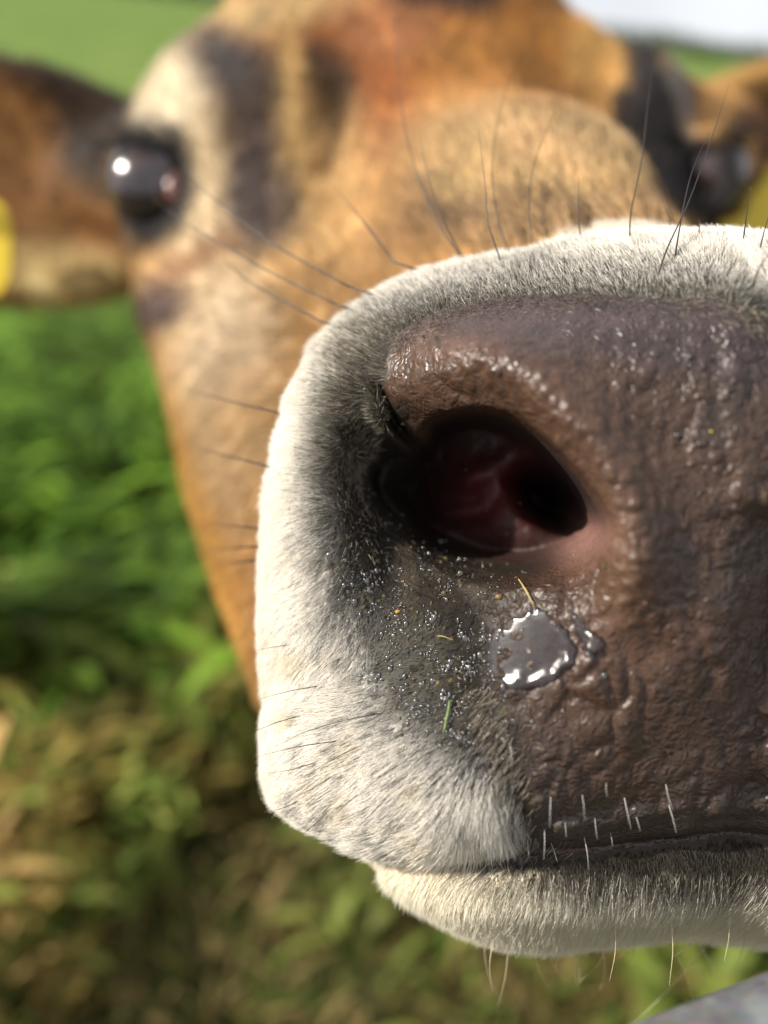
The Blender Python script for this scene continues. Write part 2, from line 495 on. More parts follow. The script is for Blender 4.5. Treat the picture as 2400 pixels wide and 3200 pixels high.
# ------------------------------------------------------------------ cow: one continuous surface from a distance field
def axis(parts):
    out = [parts[0][0]]
    for a, b, h0, h1 in parts:
        x = a
        n = max(1, int(round(2 * (b - a) / (h0 + h1))))
        t = (np.arange(n) + 1) / n
        w = h0 + (h1 - h0) * (t - 0.5 / n)
        c = np.cumsum(w)
        out += list(a + c / c[-1] * (b - a))
    return np.array(out, np.float32)
FINE = 0.0006
gxs = axis([(-0.62, -0.30, .03, .012), (-0.30, -0.06, .006, .0035), (-0.06, -0.034, .0035, FINE), (-0.034, 0.066, FINE, FINE), (0.066, 0.08, FINE, .0025), (0.08, 0.17, .0025, .004), (0.17, 0.36, .0045, .012), (0.36, 0.62, .012, .03)])
gys = axis([(0.09, 0.108, .004, FINE), (0.108, 0.165, FINE, FINE), (0.165, 0.20, FINE, .003), (0.20, 0.46, .0035, .005), (0.46, 0.75, .006, .02), (0.75, 3.0, .022, .03)])
gzs = axis([(-0.95, -0.30, .03, .02), (-0.30, -0.105, .018, .003), (-0.105, -0.098, .003, FINE), (-0.098, 0.064, FINE, FINE), (0.064, 0.08, FINE, .003), (0.08, 0.40, .0035, .005), (0.40, 0.60, .006, .02), (0.60, 1.75, .022, .03)])
print('grid', len(gxs), len(gys), len(gzs))
F = np.full((len(gxs), len(gys), len(gzs)), 0.5, np.float32)
def sl(lo, hi):
    r = []
    for g, a, b in zip((gxs, gys, gzs), lo, hi):
        i, j = np.searchsorted(g, a), np.searchsorted(g, b)
        r.append(slice(max(i - 1, 0), min(j + 1, len(g))))
    return tuple(r)
def grid(s):
    return gxs[s[0]][:, None, None], gys[s[1]][None, :, None], gzs[s[2]][None, None, :]
def smin(a, b, k):
    h = np.maximum(k - np.abs(a - b), 0) / k
    return np.minimum(a, b) - h * h * k * 0.25
def smax(a, b, k):
    return -smin(-a, -b, k)
def add(s, d, k):
    F[s] = smin(F[s], d.astype(np.float32), k) if k else np.minimum(F[s], d)
def cut(s, d, k):
    F[s] = smax(F[s], -d.astype(np.float32), k)
def round_cone(a, b, ra, rb, k, pad=None):
    a, b = np.asarray(a, float), np.asarray(b, float)
    r = max(ra, rb) + (pad or max(k, .03))
    s = sl(np.minimum(a, b) - r, np.maximum(a, b) + r)
    X, Y, Z = grid(s)
    d = b - a
    t = np.clip(((X - a[0]) * d[0] + (Y - a[1]) * d[1] + (Z - a[2]) * d[2]) / (d @ d), 0, 1)
    q = np.sqrt((X - a[0] - t * d[0]) ** 2 + (Y - a[1] - t * d[1]) ** 2 + (Z - a[2] - t * d[2]) ** 2) - (ra + (rb - ra) * t)
    add(s, q, k)
def ell(c, ax, rad, s):
    """ellipsoid, rows of ax its unit axes"""
    X, Y, Z = grid(s)
    k0 = k1 = 0
    for e, r in zip(ax, rad):
        p = (X - c[0]) * e[0] + (Y - c[1]) * e[1] + (Z - c[2]) * e[2]
        k0 = k0 + (p / r) ** 2
        k1 = k1 + (p / (r * r)) ** 2
    k0 = np.sqrt(k0)
    return k0 * (k0 - 1) / np.maximum(np.sqrt(k1), 1e-6)
def w2h(x, y, z):
    return np.array(HEAD_I @ Vector((x, y, z)))
# trunk, neck and legs stand level in the world
def wcone(a, b, ra, rb, k):
    round_cone(w2h(*a), w2h(*b), ra, rb, k)
BX = -0.03
for a, b, ra, rb, k in (((BX, 1.15, .93), (BX, 1.55, .88), .19, .25, .1), ((BX, 1.55, .88), (BX, 2.1, .92), .25, .22, .1), ((BX, 1.2, .80), (BX, 1.5, .78), .17, .21, .1),
                        ((BX, 2.05, .98), (BX, 2.25, .97), .19, .13, .08)):
    wcone(a, b, ra, rb, k)
for sx in (-1, 1):
    wcone((BX + .10 * sx, 1.20, .70), (BX + .10 * sx, 1.18, .42), .085, .05, .06)
    wcone((BX + .10 * sx, 1.18, .42), (BX + .10 * sx, 1.20, .10), .045, .032, .03)
    wcone((BX + .10 * sx, 1.19, .08), (BX + .10 * sx, 1.16, .035), .042, .045, .02)
    wcone((BX + .13 * sx, 2.10, .82), (BX + .13 * sx, 2.05, .56), .13, .07, .07)
    wcone((BX + .13 * sx, 2.05, .56), (BX + .12 * sx, 2.22, .44), .06, .042, .04)
    wcone((BX + .12 * sx, 2.22, .44), (BX + .12 * sx, 2.17, .10), .042, .032, .03)
    wcone((BX + .12 * sx, 2.16, .08), (BX + .12 * sx, 2.13, .035), .042, .045, .02)
wcone((BX, 2.33, 1.02), (BX, 2.40, .60), .03, .018, .03)
NECK0 = P(880, 170, 0.44)
round_cone(NECK0, w2h(BX - .01, 1.2, .96), .085, .15, .08)
round_cone(P(900, 420, 0.42), w2h(BX, 1.15, .84), .07, .14, .08)

# face: relief over the skull
s = sl((-0.22, 0.16, -0.12), (0.26, 0.47, 0.40))
X, Y, Z = grid(s)
ye = np.minimum(Y, 0.395)
px = X / ye / K * W + W / 2 + 0 * Z
py = -Z / ye / K * W + H / 2 + 0 * X
fd = bil(F_D, px, py, FX0, FY0, FSTEP)
fs = bil(F_S, px, py, FX0, FY0, FSTEP)
fg = bil(F_G, px, py, FX0, FY0, FSTEP)
d = smax((fd - Y) / fg, -fs, 0.004)
d = smax(d, Y - (0.415 + 0 * X), 0.06)
add(s, d, 0.03)
del px, py, fd, fs, fg, d, ye
# bridge of the nose
round_cone(P(1390, 850, 0.165), P(1110, 560, 0.250), .028, .0385, .020)
round_cone(P(1110, 560, 0.250), P(960, 400, 0.36), .0385, .050, .03)
# jaw behind the chin
round_cone(P(1350, 1690, 0.178), P(950, 1150, 0.30), .016, .05, .015)
round_cone(P(1120, 1080, 0.190), P(1200, 1060, 0.26), .045, .045, .01)
# brow lids
for pts, d0, r in ((((330, 288), (365, 308), (394, 352), (408, 420)), 0.303, .0052), (((268, 470), (300, 525), (350, 520), (392, 470), (408, 420)), 0.304, .004),
                   (((1500, 300), (1545, 305), (1570, 360)), 0.345, .005), (((1500, 450), (1545, 450), (1570, 400)), 0.345, .004)):
    for (x0, y0), (x1, y1) in zip(pts[:-1], pts[1:]):
        round_cone(P(x0, y0, d0), P(x1, y1, d0), r, r, .006, .012)
for c_, r_, sg in ((P(336, 405, 0.3155), .0218, 1), (P(1532, 378, 0.360), .0212, -1)):
    s = sl(c_ - r_ - .01, c_ + r_ + .01)
    X, Y, Z = grid(s)
    sp_ = np.sqrt((X - c_[0]) ** 2 + (Y - c_[1]) ** 2 + (Z - c_[2]) ** 2) - r_
    nv_ = np.array((0.25 * sg, -0.62, -0.74))
    nv_ /= np.linalg.norm(nv_)
    pl_ = (X - c_[0]) * nv_[0] + (Y - c_[1]) * nv_[1] + (Z - c_[2]) * nv_[2] - 0.003
    add(s, smax(sp_, pl_, .003), .004)
# ears: cupped leaves
def ear(c, along, facing, L, Hh, T, droop=0.0):
    along = np.asarray(along, float) / np.linalg.norm(along)
    facing = np.asarray(facing, float)
    facing -= along * (facing @ along)
    facing /= np.linalg.norm(facing)
    up = np.cross(along, facing)
    ax = np.stack([along, up, facing])
    s = sl(c - L - .02, c + L + .02)
    d = ell(c, ax, (L, Hh, .026), s)
    e = ell(c + facing * .017, ax, (L * .93, Hh * .86, .024), s)
    d = smax(d, -e, .006)
    add(s, d, .012)
    return ax
EAR_L = P(-40, 385, 0.410)
ear(EAR_L, (-1.0, 0.05, 0.20), (-0.25, -1, 0.12), .130, .070, .01)
round_cone(P(310, 390, 0.385), P(190, 400, 0.412), .028, .018, .02)
EAR_R = P(1770, 330, 0.43)
ear(EAR_R, (1.0, 0.1, 0.1), (0.25, -1, -0.05), .105, .052, .01)
round_cone(P(1470, 330, 0.40), P(1560, 335, 0.42), .028, .026, .02)

# muzzle and chin, mirrored about the middle of the nose
s = sl((-0.045, 0.095, -0.112), (0.172, 0.20, 0.075))
X, Y, Z = grid(s)
Xm = np.where(X > XC, 2 * XC - X, X)
ye = np.minimum(Y, 0.160)
px = (Xm / ye / K * W + W / 2 + 0 * Z).astype(np.float32)
py = (-Z / ye / K * W + H / 2 + 0 * X).astype(np.float32)
d = smax((mb(M_D, px, py) - Y) / mb(M_G, px, py), -mb(M_S, px, py), 0.0015)
dm = smax(d, Y - 0.172, 0.02)
d = smax((mb(C_D, px, py) - Y) / mb(C_G, px, py), -mb(C_S, px, py), 0.0015)
dc = smax(d, Y - 0.178, 0.02)
sub = F[s]
hollow = mb(M_HOLE.astype(np.float32), px, py)
front = Y < (0.172 + 0 * X)
sub = smin(sub, dc, 0.006)
sub = np.minimum(sub, dm)
# keep the nostril open through whatever lies behind it
inh = (hollow > 0.05) & (Y < mb(M_D, px, py)) & (mb(M_S, px, py) > 0)
sub = np.where(inh, np.maximum(sub, (mb(M_D, px, py) - Y) / mb(M_G, px, py)), sub)
F[s] = sub
del px, py, d, dm, dc, sub, hollow, inh, ye
print('field', round(time.time() - T0, 1))

def surface_nets(F, gx, gy, gz):
    ins = F < 0
    nx, ny, nz = F.shape
    cnt = np.zeros((nx - 1, ny - 1, nz - 1), np.uint8)
    corners = [(a, b, c) for a in (0, 1) for b in (0, 1) for c in (0, 1)]
    for a, b, c in corners:
        cnt += ins[a:nx - 1 + a, b:ny - 1 + b, c:nz - 1 + c]
    act = (cnt > 0) & (cnt < 8)
    I = np.argwhere(act)
    vid = np.full(act.shape, -1, np.int32)
    vid[act] = np.arange(len(I))
    val = np.stack([F[I[:, 0] + a, I[:, 1] + b, I[:, 2] + c] for a, b, c in corners], 1)
    pos = np.zeros((len(I), 3))
    num = np.zeros(len(I))
    for p in range(8):
        for ax in range(3):
            ca = corners[p]
            if ca[ax]:
                continue
            cb = list(ca)
            cb[ax] = 1
            q = corners.index(tuple(cb))
            va, vb = val[:, p], val[:, q]
            m = (va < 0) != (vb < 0)
            t = np.where(m, va / np.where(m, va - vb, 1), 0)
            for k in range(3):
                pos[:, k] += np.where(m, ca[k] + (t if k == ax else 0), 0)
            num += m
    pos /= num[:, None]
    V = np.stack([g[I[:, k]] + pos[:, k] * (g[I[:, k] + 1] - g[I[:, k]]) for k, g in enumerate((gx, gy, gz))], 1)
    quads = []
    for ax in range(3):
        lo = [slice(1, -1)] * 3
        hi = [slice(1, -1)] * 3
        lo[ax] = slice(0, -1)
        hi[ax] = slice(1, None)
        A, B = ins[tuple(lo)], ins[tuple(hi)]
        E = np.argwhere(A != B)
        flip = A[E[:, 0], E[:, 1], E[:, 2]]
        off = np.ones(3, int)
        off[ax] = 0
        E = E + off
        u, v = [(1, 2), (2, 0), (0, 1)][ax]
        def cell(du, dv):
            e = E.copy()
            e[:, u] -= du
            e[:, v] -= dv
            return vid[e[:, 0], e[:, 1], e[:, 2]]
        q = np.stack([cell(1, 1), cell(0, 1), cell(0, 0), cell(1, 0)], 1)
        q[~flip] = q[~flip][:, ::-1]
        quads.append(q)
    return V, np.concatenate(quads)
V, Q = surface_nets(F, gxs, gys, gzs)
del F
def smooth(V, Q, it, lam=0.5):
    e = np.concatenate([Q[:, [0, 1]], Q[:, [1, 2]], Q[:, [2, 3]], Q[:, [3, 0]]])
    e = np.concatenate([e, e[:, ::-1]])
    n = len(V)
    deg = np.bincount(e[:, 0], minlength=n)[:, None]
    for _ in range(it):
        S = np.stack([np.bincount(e[:, 0], weights=V[e[:, 1], k], minlength=n) for k in range(3)], 1) / np.maximum(deg, 1)
        V = V + lam * (S - V)
    return V
V = smooth(V, Q, 2)
print('mesh', V.shape, Q.shape, round(time.time() - T0, 1))

# ------------------------------------------------------------------ cow: coat colours and surface qualities
def coat(V):
    """colour, roughness, relief strength and fur length at points of the cow"""
    n = len(V)
    Vm = V.copy()
    near = V[:, 1] < 0.235
    Vm[:, 0] = np.where(near & (V[:, 0] > XC), 2 * XC - V[:, 0], V[:, 0])
    px, py = to_px(Vm)
    mx, my = to_px(Vm, 0.160)
    col = np.tile(np.array((0.50, 0.285, 0.105)), (n, 1))
    rough = np.full(n, 0.85)
    bump = np.zeros(n)
    fur = np.full(n, 0.007)
    nz = fbm(V[:, 0] * 60, V[:, 1] * 60, V[:, 2] * 60)
    nf = fbm(V[:, 0] * 260, V[:, 1] * 260, V[:, 2] * 260)
    wx, wy = px + 14 * nz + 5 * nf, py + 14 * np.roll(nz, 7) * 0 + 12 * nf
    face = (V[:, 1] < 0.5)
    tuft = fbm(V[:, 0] * 75 + 30 * V[:, 2] * 0.3, V[:, 1] * 30, V[:, 2] * 34, 3)
    def put(mask, c):
        col[:] = col + (np.array(c) - col) * np.clip(mask, 0, 1)[:, None]
    def elp(cx, cy, rx, ry, ang=0, soft=0.5):
        a = math.radians(ang)
        dx, dy = wx - cx, wy - cy
        u, v = dx * math.cos(a) + dy * math.sin(a), -dx * math.sin(a) + dy * math.cos(a)
        r = np.hypot(u / rx, v / ry)
        return face * (1 - sstep(1 - soft, 1 + soft, r))
    def pol(pts, soft=25):
        return face * sstep(-soft, soft, poly_sd(wx, wy, smooth_poly(pts, 3)))
    put(elp(900, 150, 480, 260), (0.40, 0.165, 0.040))
    put(elp(780, 230, 150, 170), (0.34, 0.115, 0.028))
    put(elp(1120, 130, 200, 130, -20), (0.50, 0.225, 0.048))
    put(elp(830, 40, 110, 90), (0.46, 0.20, 0.075))
    put(elp(1290, 110, 70, 110), (0.62, 0.36, 0.11))
    put(elp(960, -10, 130, 32), (0.06, 0.03, 0.022))
    put(elp(1020, 20, 70, 18), (0.1, 0.05, 0.03))
    put(elp(560, 30, 200, 50, -10), (0.62, 0.42, 0.19))
    put(pol([(640, 110), (740, 120), (785, 205), (745, 330), (700, 400), (672, 310)], 32), (0.10, 0.045, 0.018))
    put(elp(660, 480, 150, 240, 10), (0.60, 0.38, 0.16))
    put(elp(470, 840, 150, 270, -15), (0.66, 0.46, 0.24))
    put(elp(500, 720, 110, 130), (0.72, 0.55, 0.36))
    put(elp(440, 1150, 60, 330, -17), (0.62, 0.36, 0.10))
    put(elp(365, 240, 110, 190, 8), (0.66, 0.55, 0.38))
    put(elp(440, 420, 70, 190), (0.66, 0.50, 0.30))
    put(elp(630, 260, 40, 200, -5), (0.62, 0.40, 0.15))
    put(pol([(395, 95), (480, 70), (570, 110), (612, 200), (608, 300), (645, 420), (640, 520), (560, 560), (500, 500), (495, 330), (470, 220), (425, 160)], 44), (0.150, 0.098, 0.070))
    put(elp(490, 150, 45, 80, -25, .7), (0.085, 0.068, 0.062))
    put(elp(540, 430, 38, 110, 0, .7), (0.085, 0.064, 0.055))
    put(elp(345, 655, 75, 55, -40), (0.13, 0.085, 0.07))
    put(elp(430, 560, 100, 30, -30), (0.34, 0.19, 0.10))
    put(elp(1140, 390, 270, 150, 10), (0.60, 0.41, 0.19))
    put(elp(1200, 320, 150, 60, 10), (0.70, 0.48, 0.24))
    mott = sstep(0.15, 0.75, fbm(px / 55, py / 40, o=3)) * (face & (V[:, 1] < 0.30))
    put(0.75 * mott * elp(1150, 465, 300, 75, 0), (0.085, 0.045, 0.022))
    put(0.5 * elp(1130, 490, 300, 45, -4), (0.24, 0.13, 0.07))
    put(mott * 0.45 * elp(1060, 420, 180, 90, 0), (0.24, 0.14, 0.06))
    put(pol([(1345, 85), (1420, 100), (1455, 170), (1470, 280), (1520, 300), (1600, 300), (1600, 480), (1500, 500), (1420, 440), (1345, 360), (1320, 250), (1350, 170)], 18), (0.030, 0.024, 0.023))  # dark eye patch, with the nose bridge's shadow painted into it
    put(elp(1475, 210, 22, 95, -8), (0.30, 0.25, 0.21))
    put(elp(332, 405, 92, 140, 8, .25), (0.022, 0.018, 0.017))
    put(elp(285, 385, 60, 130, 0, .3) * (V[:, 1] < 0.352), (0.022, 0.018, 0.017))
    # ears
    el = face & (V[:, 1] > 0.352) & (px < 300)
    put(el * 1.0, (0.26, 0.12, 0.035))
    put(el * (1 - sstep(-40, 60, py - (150 + px * 0.62))), (0.050, 0.026, 0.015))
    put(el * elp(215, 300, 90, 90), (0.05, 0.03, 0.018))
    put(el * elp(130, 600, 170, 70, 5), (0.50, 0.36, 0.15))
    put(el * elp(90, 640, 30, 60, -20), (0.62, 0.50, 0.24))
    put(elp(225, 320, 75, 95) * (V[:, 1] > 0.335) * (px < 290), (0.05, 0.03, 0.018))
    er = face & (V[:, 1] > 0.375) & (V[:, 0] > 0.175)
    put(er * 1.0, (0.17, 0.075, 0.03))
    put(er * (1 - sstep(-30, 60, (py - 240) + (px - 1560) * 0.55)), (0.60, 0.34, 0.11))
    body = V[:, 1] >= 0.5
    put(body * sstep(0.2, 0.8, fbm(V[:, 0] * 4, V[:, 1] * 4, V[:, 2] * 4) + .4), (0.34, 0.16, 0.05))
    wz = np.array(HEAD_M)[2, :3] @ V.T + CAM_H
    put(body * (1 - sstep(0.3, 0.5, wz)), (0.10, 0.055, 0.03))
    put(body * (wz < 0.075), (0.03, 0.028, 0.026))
    col[:] = col * 0.80 * (1 + np.clip(0.25 * tuft + 0.12 * nf, -.55, .55))[:, None]
    # ---- muzzle
    Dm, Sm = mb(M_D, mx, my), mb(M_S, mx, my)
    side = near & (V[:, 1] < 0.174) & (V[:, 1] > 0.13) & (np.abs(Sm) < 0.0035) & ((my < 900) | ((px < 1000) & (my < 1800)))
    onm = (near & (Sm > -0.0008) & (V[:, 1] < Dm + 0.004)) | side
    ons = onm.astype(float)
    onc = near & ~onm & (mb(C_S, mx, my) > -0.008) & (my > 1700)
    sd = poly_sd(px, py, BARE) + (16 * nz + 10 * nf) * sstep(1150, 1300, py)   # + inside the bare skin
    wid = np.clip(WID(px, py), 30, 260)
    t = np.clip(-sd / wid, 0, 1.5) + 0.10 * nf + 0.12 * nz
    back = sstep(0.160, 0.19, V[:, 1])
    white = np.array((0.86, 0.80, 0.70))
    put(ons, white)
    put(ons * back, (0.70, 0.48, 0.25))
    put(onc * 1.0, (0.74, 0.64, 0.47))
    put(onc * (1 - sstep(-10, 45, wy - np.interp(px, [850, 1000, 1150, 1300, 1659], [1815, 1856, 1880, 1892, 1892]))), (0.045, 0.036, 0.028))  # dark lip edge, with the upper lip's shadow painted into the colour
    # skin below the fur darkens towards the bare nose
    skin_dark = np.stack([0.055 + 0.02 * nz, 0.048 + 0.016 * nz, 0.044 + 0.012 * nz], 1)
    dk = ons * (1 - sstep(0.15, 0.95, t))
    col[:] = col + (skin_dark - col) * np.clip(dk, 0, 1)[:, None]
    dirt = ons * np.exp(-((px - 760) / 90) ** 2 - ((py - 900) / 230) ** 2) * sstep(-0.1, 0.7, nf + nz)
    put(0.7 * dirt, (0.13, 0.105, 0.045))
    # bare skin
    bare = ons * sstep(-10, 16, sd + 8 * nf)
    lip = gauss_line(px, py, ALAR, 130)
    br = np.array((0.045, 0.0245, 0.0155))[None] * (1 + 0.25 * nz + 0.22 * nf)[:, None]
    br = br * (1 + 0.35 * lip[:, None] * np.array((1.1, 0.9, 0.8)))
    f1, f2 = worley((px + 8 * nz) / 30, py / 32)
    rim = 1 - sstep(0, 0.22, f2 - f1)
    br = br * (1 + 0.30 * (rim * lip)[:, None] * np.array((1.3, 1, .7)))
    sky_sheen = sstep(0, 90, 790 - py + 0.18 * (px - 1150)) * 0.75  # sky sheen on the upward-facing skin, painted in as a purplish tint
    br = br + (np.array((0.044, 0.030, 0.031)) * (1 + .25 * nf)[:, None] - br) * sky_sheen[:, None]
    grey = sstep(0.1, .7, fbm(px / 120 + 3, py / 120)) * sstep(1350, 1500, px)
    br = br + (np.array((0.034, 0.024, 0.020)) - br) * (0.6 * grey)[:, None]
    edge_shade = sstep(1560, 1680, px) * sstep(1100, 1400, py)  # shade where the lower nose turns away, put into the skin colour
    br = br * (1 - 0.25 * edge_shade)[:, None]
    col[:] = col + (br - col) * bare[:, None]
    tan = ons * np.exp(-((px - 1335) / 50) ** 2 - ((py - 1230) / 170) ** 2)
    put(0.45 * tan * (0.7 + .5 * nf), (0.15, 0.085, 0.05))
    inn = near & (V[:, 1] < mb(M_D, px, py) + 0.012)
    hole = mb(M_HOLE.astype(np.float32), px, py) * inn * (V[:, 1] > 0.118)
    put(sstep(0.12, .5, hole), (0.015, 0.008, 0.006))  # shade inside the nostril painted into its skin, blackest at the pit
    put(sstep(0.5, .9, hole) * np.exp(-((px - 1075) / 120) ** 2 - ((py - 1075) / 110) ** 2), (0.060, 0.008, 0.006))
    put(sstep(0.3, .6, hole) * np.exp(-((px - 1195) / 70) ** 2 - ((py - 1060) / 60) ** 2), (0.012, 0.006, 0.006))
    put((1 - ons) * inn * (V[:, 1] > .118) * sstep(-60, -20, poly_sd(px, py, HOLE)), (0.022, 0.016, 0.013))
    floor = ons * np.exp(-(((px - 1262) * .8 + (py - 1170) * -.6) / 70) ** 2 - (((px - 1262) * .6 + (py - 1170) * .8) / 45) ** 2)
    put(0.85 * floor, (0.24, 0.125, 0.10))
    lipband = ons * sstep(0, 60, sd) * sstep(1690, 1780, py)
    put(0.5 * lipband, (0.045, 0.038, 0.035))
    wet = ons * np.exp(-((px - 930) / 170) ** 2 - ((py - 1370) / 190) ** 2)
    put(0.85 * ons * np.exp(-((px - 1010) / 150) ** 2 - ((py - 1690) / 150) ** 2), (0.075, 0.062, 0.055))
    wz_ = ons * sstep(-105, 55, poly_sd(px, py, WETZ) + 22 * nz + 16 * nf)
    wet = np.maximum(wet * .5, wz_)
    put(0.93 * wz_, (0.013, 0.011, 0.009))
    put(0.5 * wz_ * sstep(0.3, 1.0, nf + .6 * nz), (0.045, 0.036, 0.020))
    shaded_foam = ons * np.exp(-((px - 960) / 150) ** 2 - ((py - 1260) / 75) ** 2)
    put(0.85 * shaded_foam, (0.022, 0.018, 0.014))  # wet foam, its colour darkened for the shadow lying on it
    put(0.7 * shaded_foam * sstep(0.2, .9, nf + nz), (0.055, 0.044, 0.031))
    put(ons * sstep(930, 850, px) * sstep(-30, 10, sd) * sstep(840, 900, py) * sstep(1210, 1130, py), (0.026, 0.021, 0.017))  # dark wet skin, with the hollow's shade painted in as well
    rough = np.where(bare > .5, 0.40 + 0.10 * nz + 0.04 * nf, rough)
    rough = rough + (0.62 - rough) * np.clip(wet * 1.3, 0, 1) * (ons > 0)
    rough = rough + (0.55 - rough) * sstep(.1, .5, hole)
    bare = bare * (1 - 0.45 * lip) * (1 - hole)
    bump = np.maximum(bare, np.clip(wet * 1.2, 0, 1))
    # fur length in metres
    fl = 0.0014 + 0.0017 * sstep(0.1, 0.9, t)
    low = np.exp(-((px - 1050) / 160) ** 2 - ((py - 1780) / 130) ** 2)
    fl = (fl + 0.0020 * low) * (1 - 0.5 * wz_ * (1 - low)) * (1 + 0.25 * nf)
    fur = np.where(onm, np.where(sd > 6, 0, fl), fur)
    fur = np.where(onc, np.where(my < 1880, 0.0015, 0.0042), fur)
    fur = fur * (1 - face * np.exp(-((px - 332) / 80) ** 2 - ((py - 405) / 115) ** 2) * 1.0 * (V[:, 1] > .25))
    fur = np.where((hole > .04) | (~onm & inn & (poly_sd(px, py, HOLE) > -60)), 0, fur)
    return np.clip(col, 0.004, 0.95), np.clip(rough, .15, 1), np.clip(bump, 0, 1), fur, px, py, onm, onc, sd, t, wet
WID = rbf([(1200, 600, 135), (1650, 600, 120), (850, 650, 120), (760, 800, 150), (730, 1000, 175), (740, 1150, 180), (850, 1300, 215), (900, 1450, 215), (950, 1600, 170), (1050, 1700, 100), (1080, 1850, 50)])
Ccol, Crough, Cbump, Cfur, Cpx, Cpy, Conm, Conc, Csd, Ct, Cwet = coat(V)
print('coat', round(time.time() - T0, 1))

cow = bpy.data.objects.new('cow', None)
COL.objects.link(cow)
cow.matrix_world = Matrix.Translation((BX, 1.6, 0))
tag(cow, 'brown and tan cow with white-rimmed wet muzzle pushed close over the gate', 'cow')
CHILD_M = cow.matrix_world.inverted() @ HEAD_M
def cow_part(o, parent=None):
    o.parent = parent or cow
    if parent is None:
        o.matrix_parent_inverse = Matrix.Identity(4)
        o.matrix_local = CHILD_M
    return o
me = bpy.data.meshes.new('body')
me.vertices.add(len(V))
me.vertices.foreach_set('co', V.astype(np.float32).ravel())
me.loops.add(len(Q) * 4)
me.loops.foreach_set('vertex_index', Q.astype(np.int32).ravel())
me.polygons.add(len(Q))
me.polygons.foreach_set('loop_start', np.arange(0, len(Q) * 4, 4, dtype=np.int32))
me.polygons.foreach_set('use_smooth', np.ones(len(Q), bool))
me.update(calc_edges=True)
me.validate()
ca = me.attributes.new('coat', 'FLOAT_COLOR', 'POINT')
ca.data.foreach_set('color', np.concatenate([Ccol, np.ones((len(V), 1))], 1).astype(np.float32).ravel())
for nm, a in (('gloss', Crough), ('relief', Cbump), ('shine', np.where(Conm & (Csd > 0), 0.42, 0.15) * (1 - 0.75 * Cwet))):
    at = me.attributes.new(nm, 'FLOAT', 'POINT')
    at.data.foreach_set('value', a.astype(np.float32))
m, n, l, b = new_mat('cow_hide')
a1, a2, a3 = attr(n, 'coat'), attr(n, 'gloss'), attr(n, 'relief')
t1 = noise_node(n, l, 900, 3)
r1 = ramp(n, l, t1.outputs['Fac'], [(0.3, (0.78, 0.78, 0.78)), (0.7, (1.18, 1.18, 1.18))])
mm = n.new('ShaderNodeMixRGB')
mm.blend_type = 'MULTIPLY'
mm.inputs['Fac'].default_value = 1
l.new(a1.outputs['Color'], mm.inputs['Color1'])
l.new(r1.outputs['Color'], mm.inputs['Color2'])
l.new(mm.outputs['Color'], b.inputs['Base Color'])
l.new(a2.outputs['Fac'], b.inputs['Roughness'])
l.new(attr(n, 'shine').outputs['Fac'], b.inputs['Specular IOR Level'])
tcn = n.new('ShaderNodeTexCoord')
wn1 = noise_node(n, l, 260, 2)
vad = n.new('ShaderNodeMixRGB')
vad.inputs['Fac'].default_value = 0.012
l.new(tcn.outputs['Object'], vad.inputs['Color1'])
l.new(wn1.outputs['Color'], vad.inputs['Color2'])
vo = n.new('ShaderNodeTexVoronoi')
vo.inputs['Scale'].default_value = 330
vo.feature = 'DISTANCE_TO_EDGE'
l.new(vad.outputs['Color'], vo.inputs['Vector'])
vr = n.new('ShaderNodeMapRange')
vr.interpolation_type = 'SMOOTHSTEP'
vr.inputs['From Max'].default_value = 0.42
l.new(vo.outputs['Distance'], vr.inputs['Value'])
nn = noise_node(n, l, 1700, 4)
ad = n.new('ShaderNodeMath')
ad.operation = 'MULTIPLY_ADD'
ad.inputs[1].default_value = 0.22
l.new(nn.outputs['Fac'], ad.inputs[0])
l.new(vr.outputs['Result'], ad.inputs[2])
bp = n.new('ShaderNodeBump')
bp.inputs['Distance'].default_value = 0.0005
mu = n.new('ShaderNodeMath')
mu.operation = 'MULTIPLY'
mu.inputs[1].default_value = 0.62
l.new(a3.outputs['Fac'], mu.inputs[0])
l.new(mu.outputs[0], bp.inputs['Strength'])
l.new(ad.outputs[0], bp.inputs['Height'])
l.new(bp.outputs['Normal'], b.inputs['Normal'])
me.materials.append(m)
body = bpy.data.objects.new('body', me)
COL.objects.link(body)
cow_part(body)
print('body', round(time.time() - T0, 1))

# ------------------------------------------------------------------ cow: fur
tri = np.concatenate([Q[:, [0, 1, 2]], Q[:, [0, 2, 3]]])
A, B, C_ = V[tri[:, 0]], V[tri[:, 1]], V[tri[:, 2]]
cr_ = np.cross(B - A, C_ - A)
area = 0.5 * np.linalg.norm(cr_, axis=1)
tcen = (A + B + C_) / 3
tnor = cr_ / (np.linalg.norm(cr_, axis=1)[:, None] + 1e-15)
VN = np.zeros_like(V)
for k in range(3):
    for q in range(3):
        VN[:, q] += np.bincount(tri[:, k], weights=cr_[:, q], minlength=len(V))
VN /= np.linalg.norm(VN, axis=1)[:, None] + 1e-15
tfur = Cfur[tri].mean(1)
tonm = Conm[tri].all(1)
tonc = Conc[tri].all(1)
tpx, tpy = Cpx[tri].mean(1), Cpy[tri].mean(1)
facing = (tnor * tcen).sum(1) / (np.linalg.norm(tcen, axis=1) + 1e-9)      # < 0 towards the viewer
hair_mat, n, l, b = new_mat('fur')
ac = attr(n, 'hair_colour')
l.new(ac.outputs['Color'], b.inputs['Base Color'])
b.inputs['Roughness'].default_value = 0.5
b.inputs['Specular IOR Level'].default_value = 0.35
tr = n.new('ShaderNodeBsdfTranslucent')
ms = n.new('ShaderNodeMixShader')
ms.inputs['Fac'].default_value = 0.30
l.new(ac.outputs['Color'], tr.inputs['Color'])
l.new(b.outputs['BSDF'], ms.inputs[1])
l.new(tr.outputs['BSDF'], ms.inputs[2])
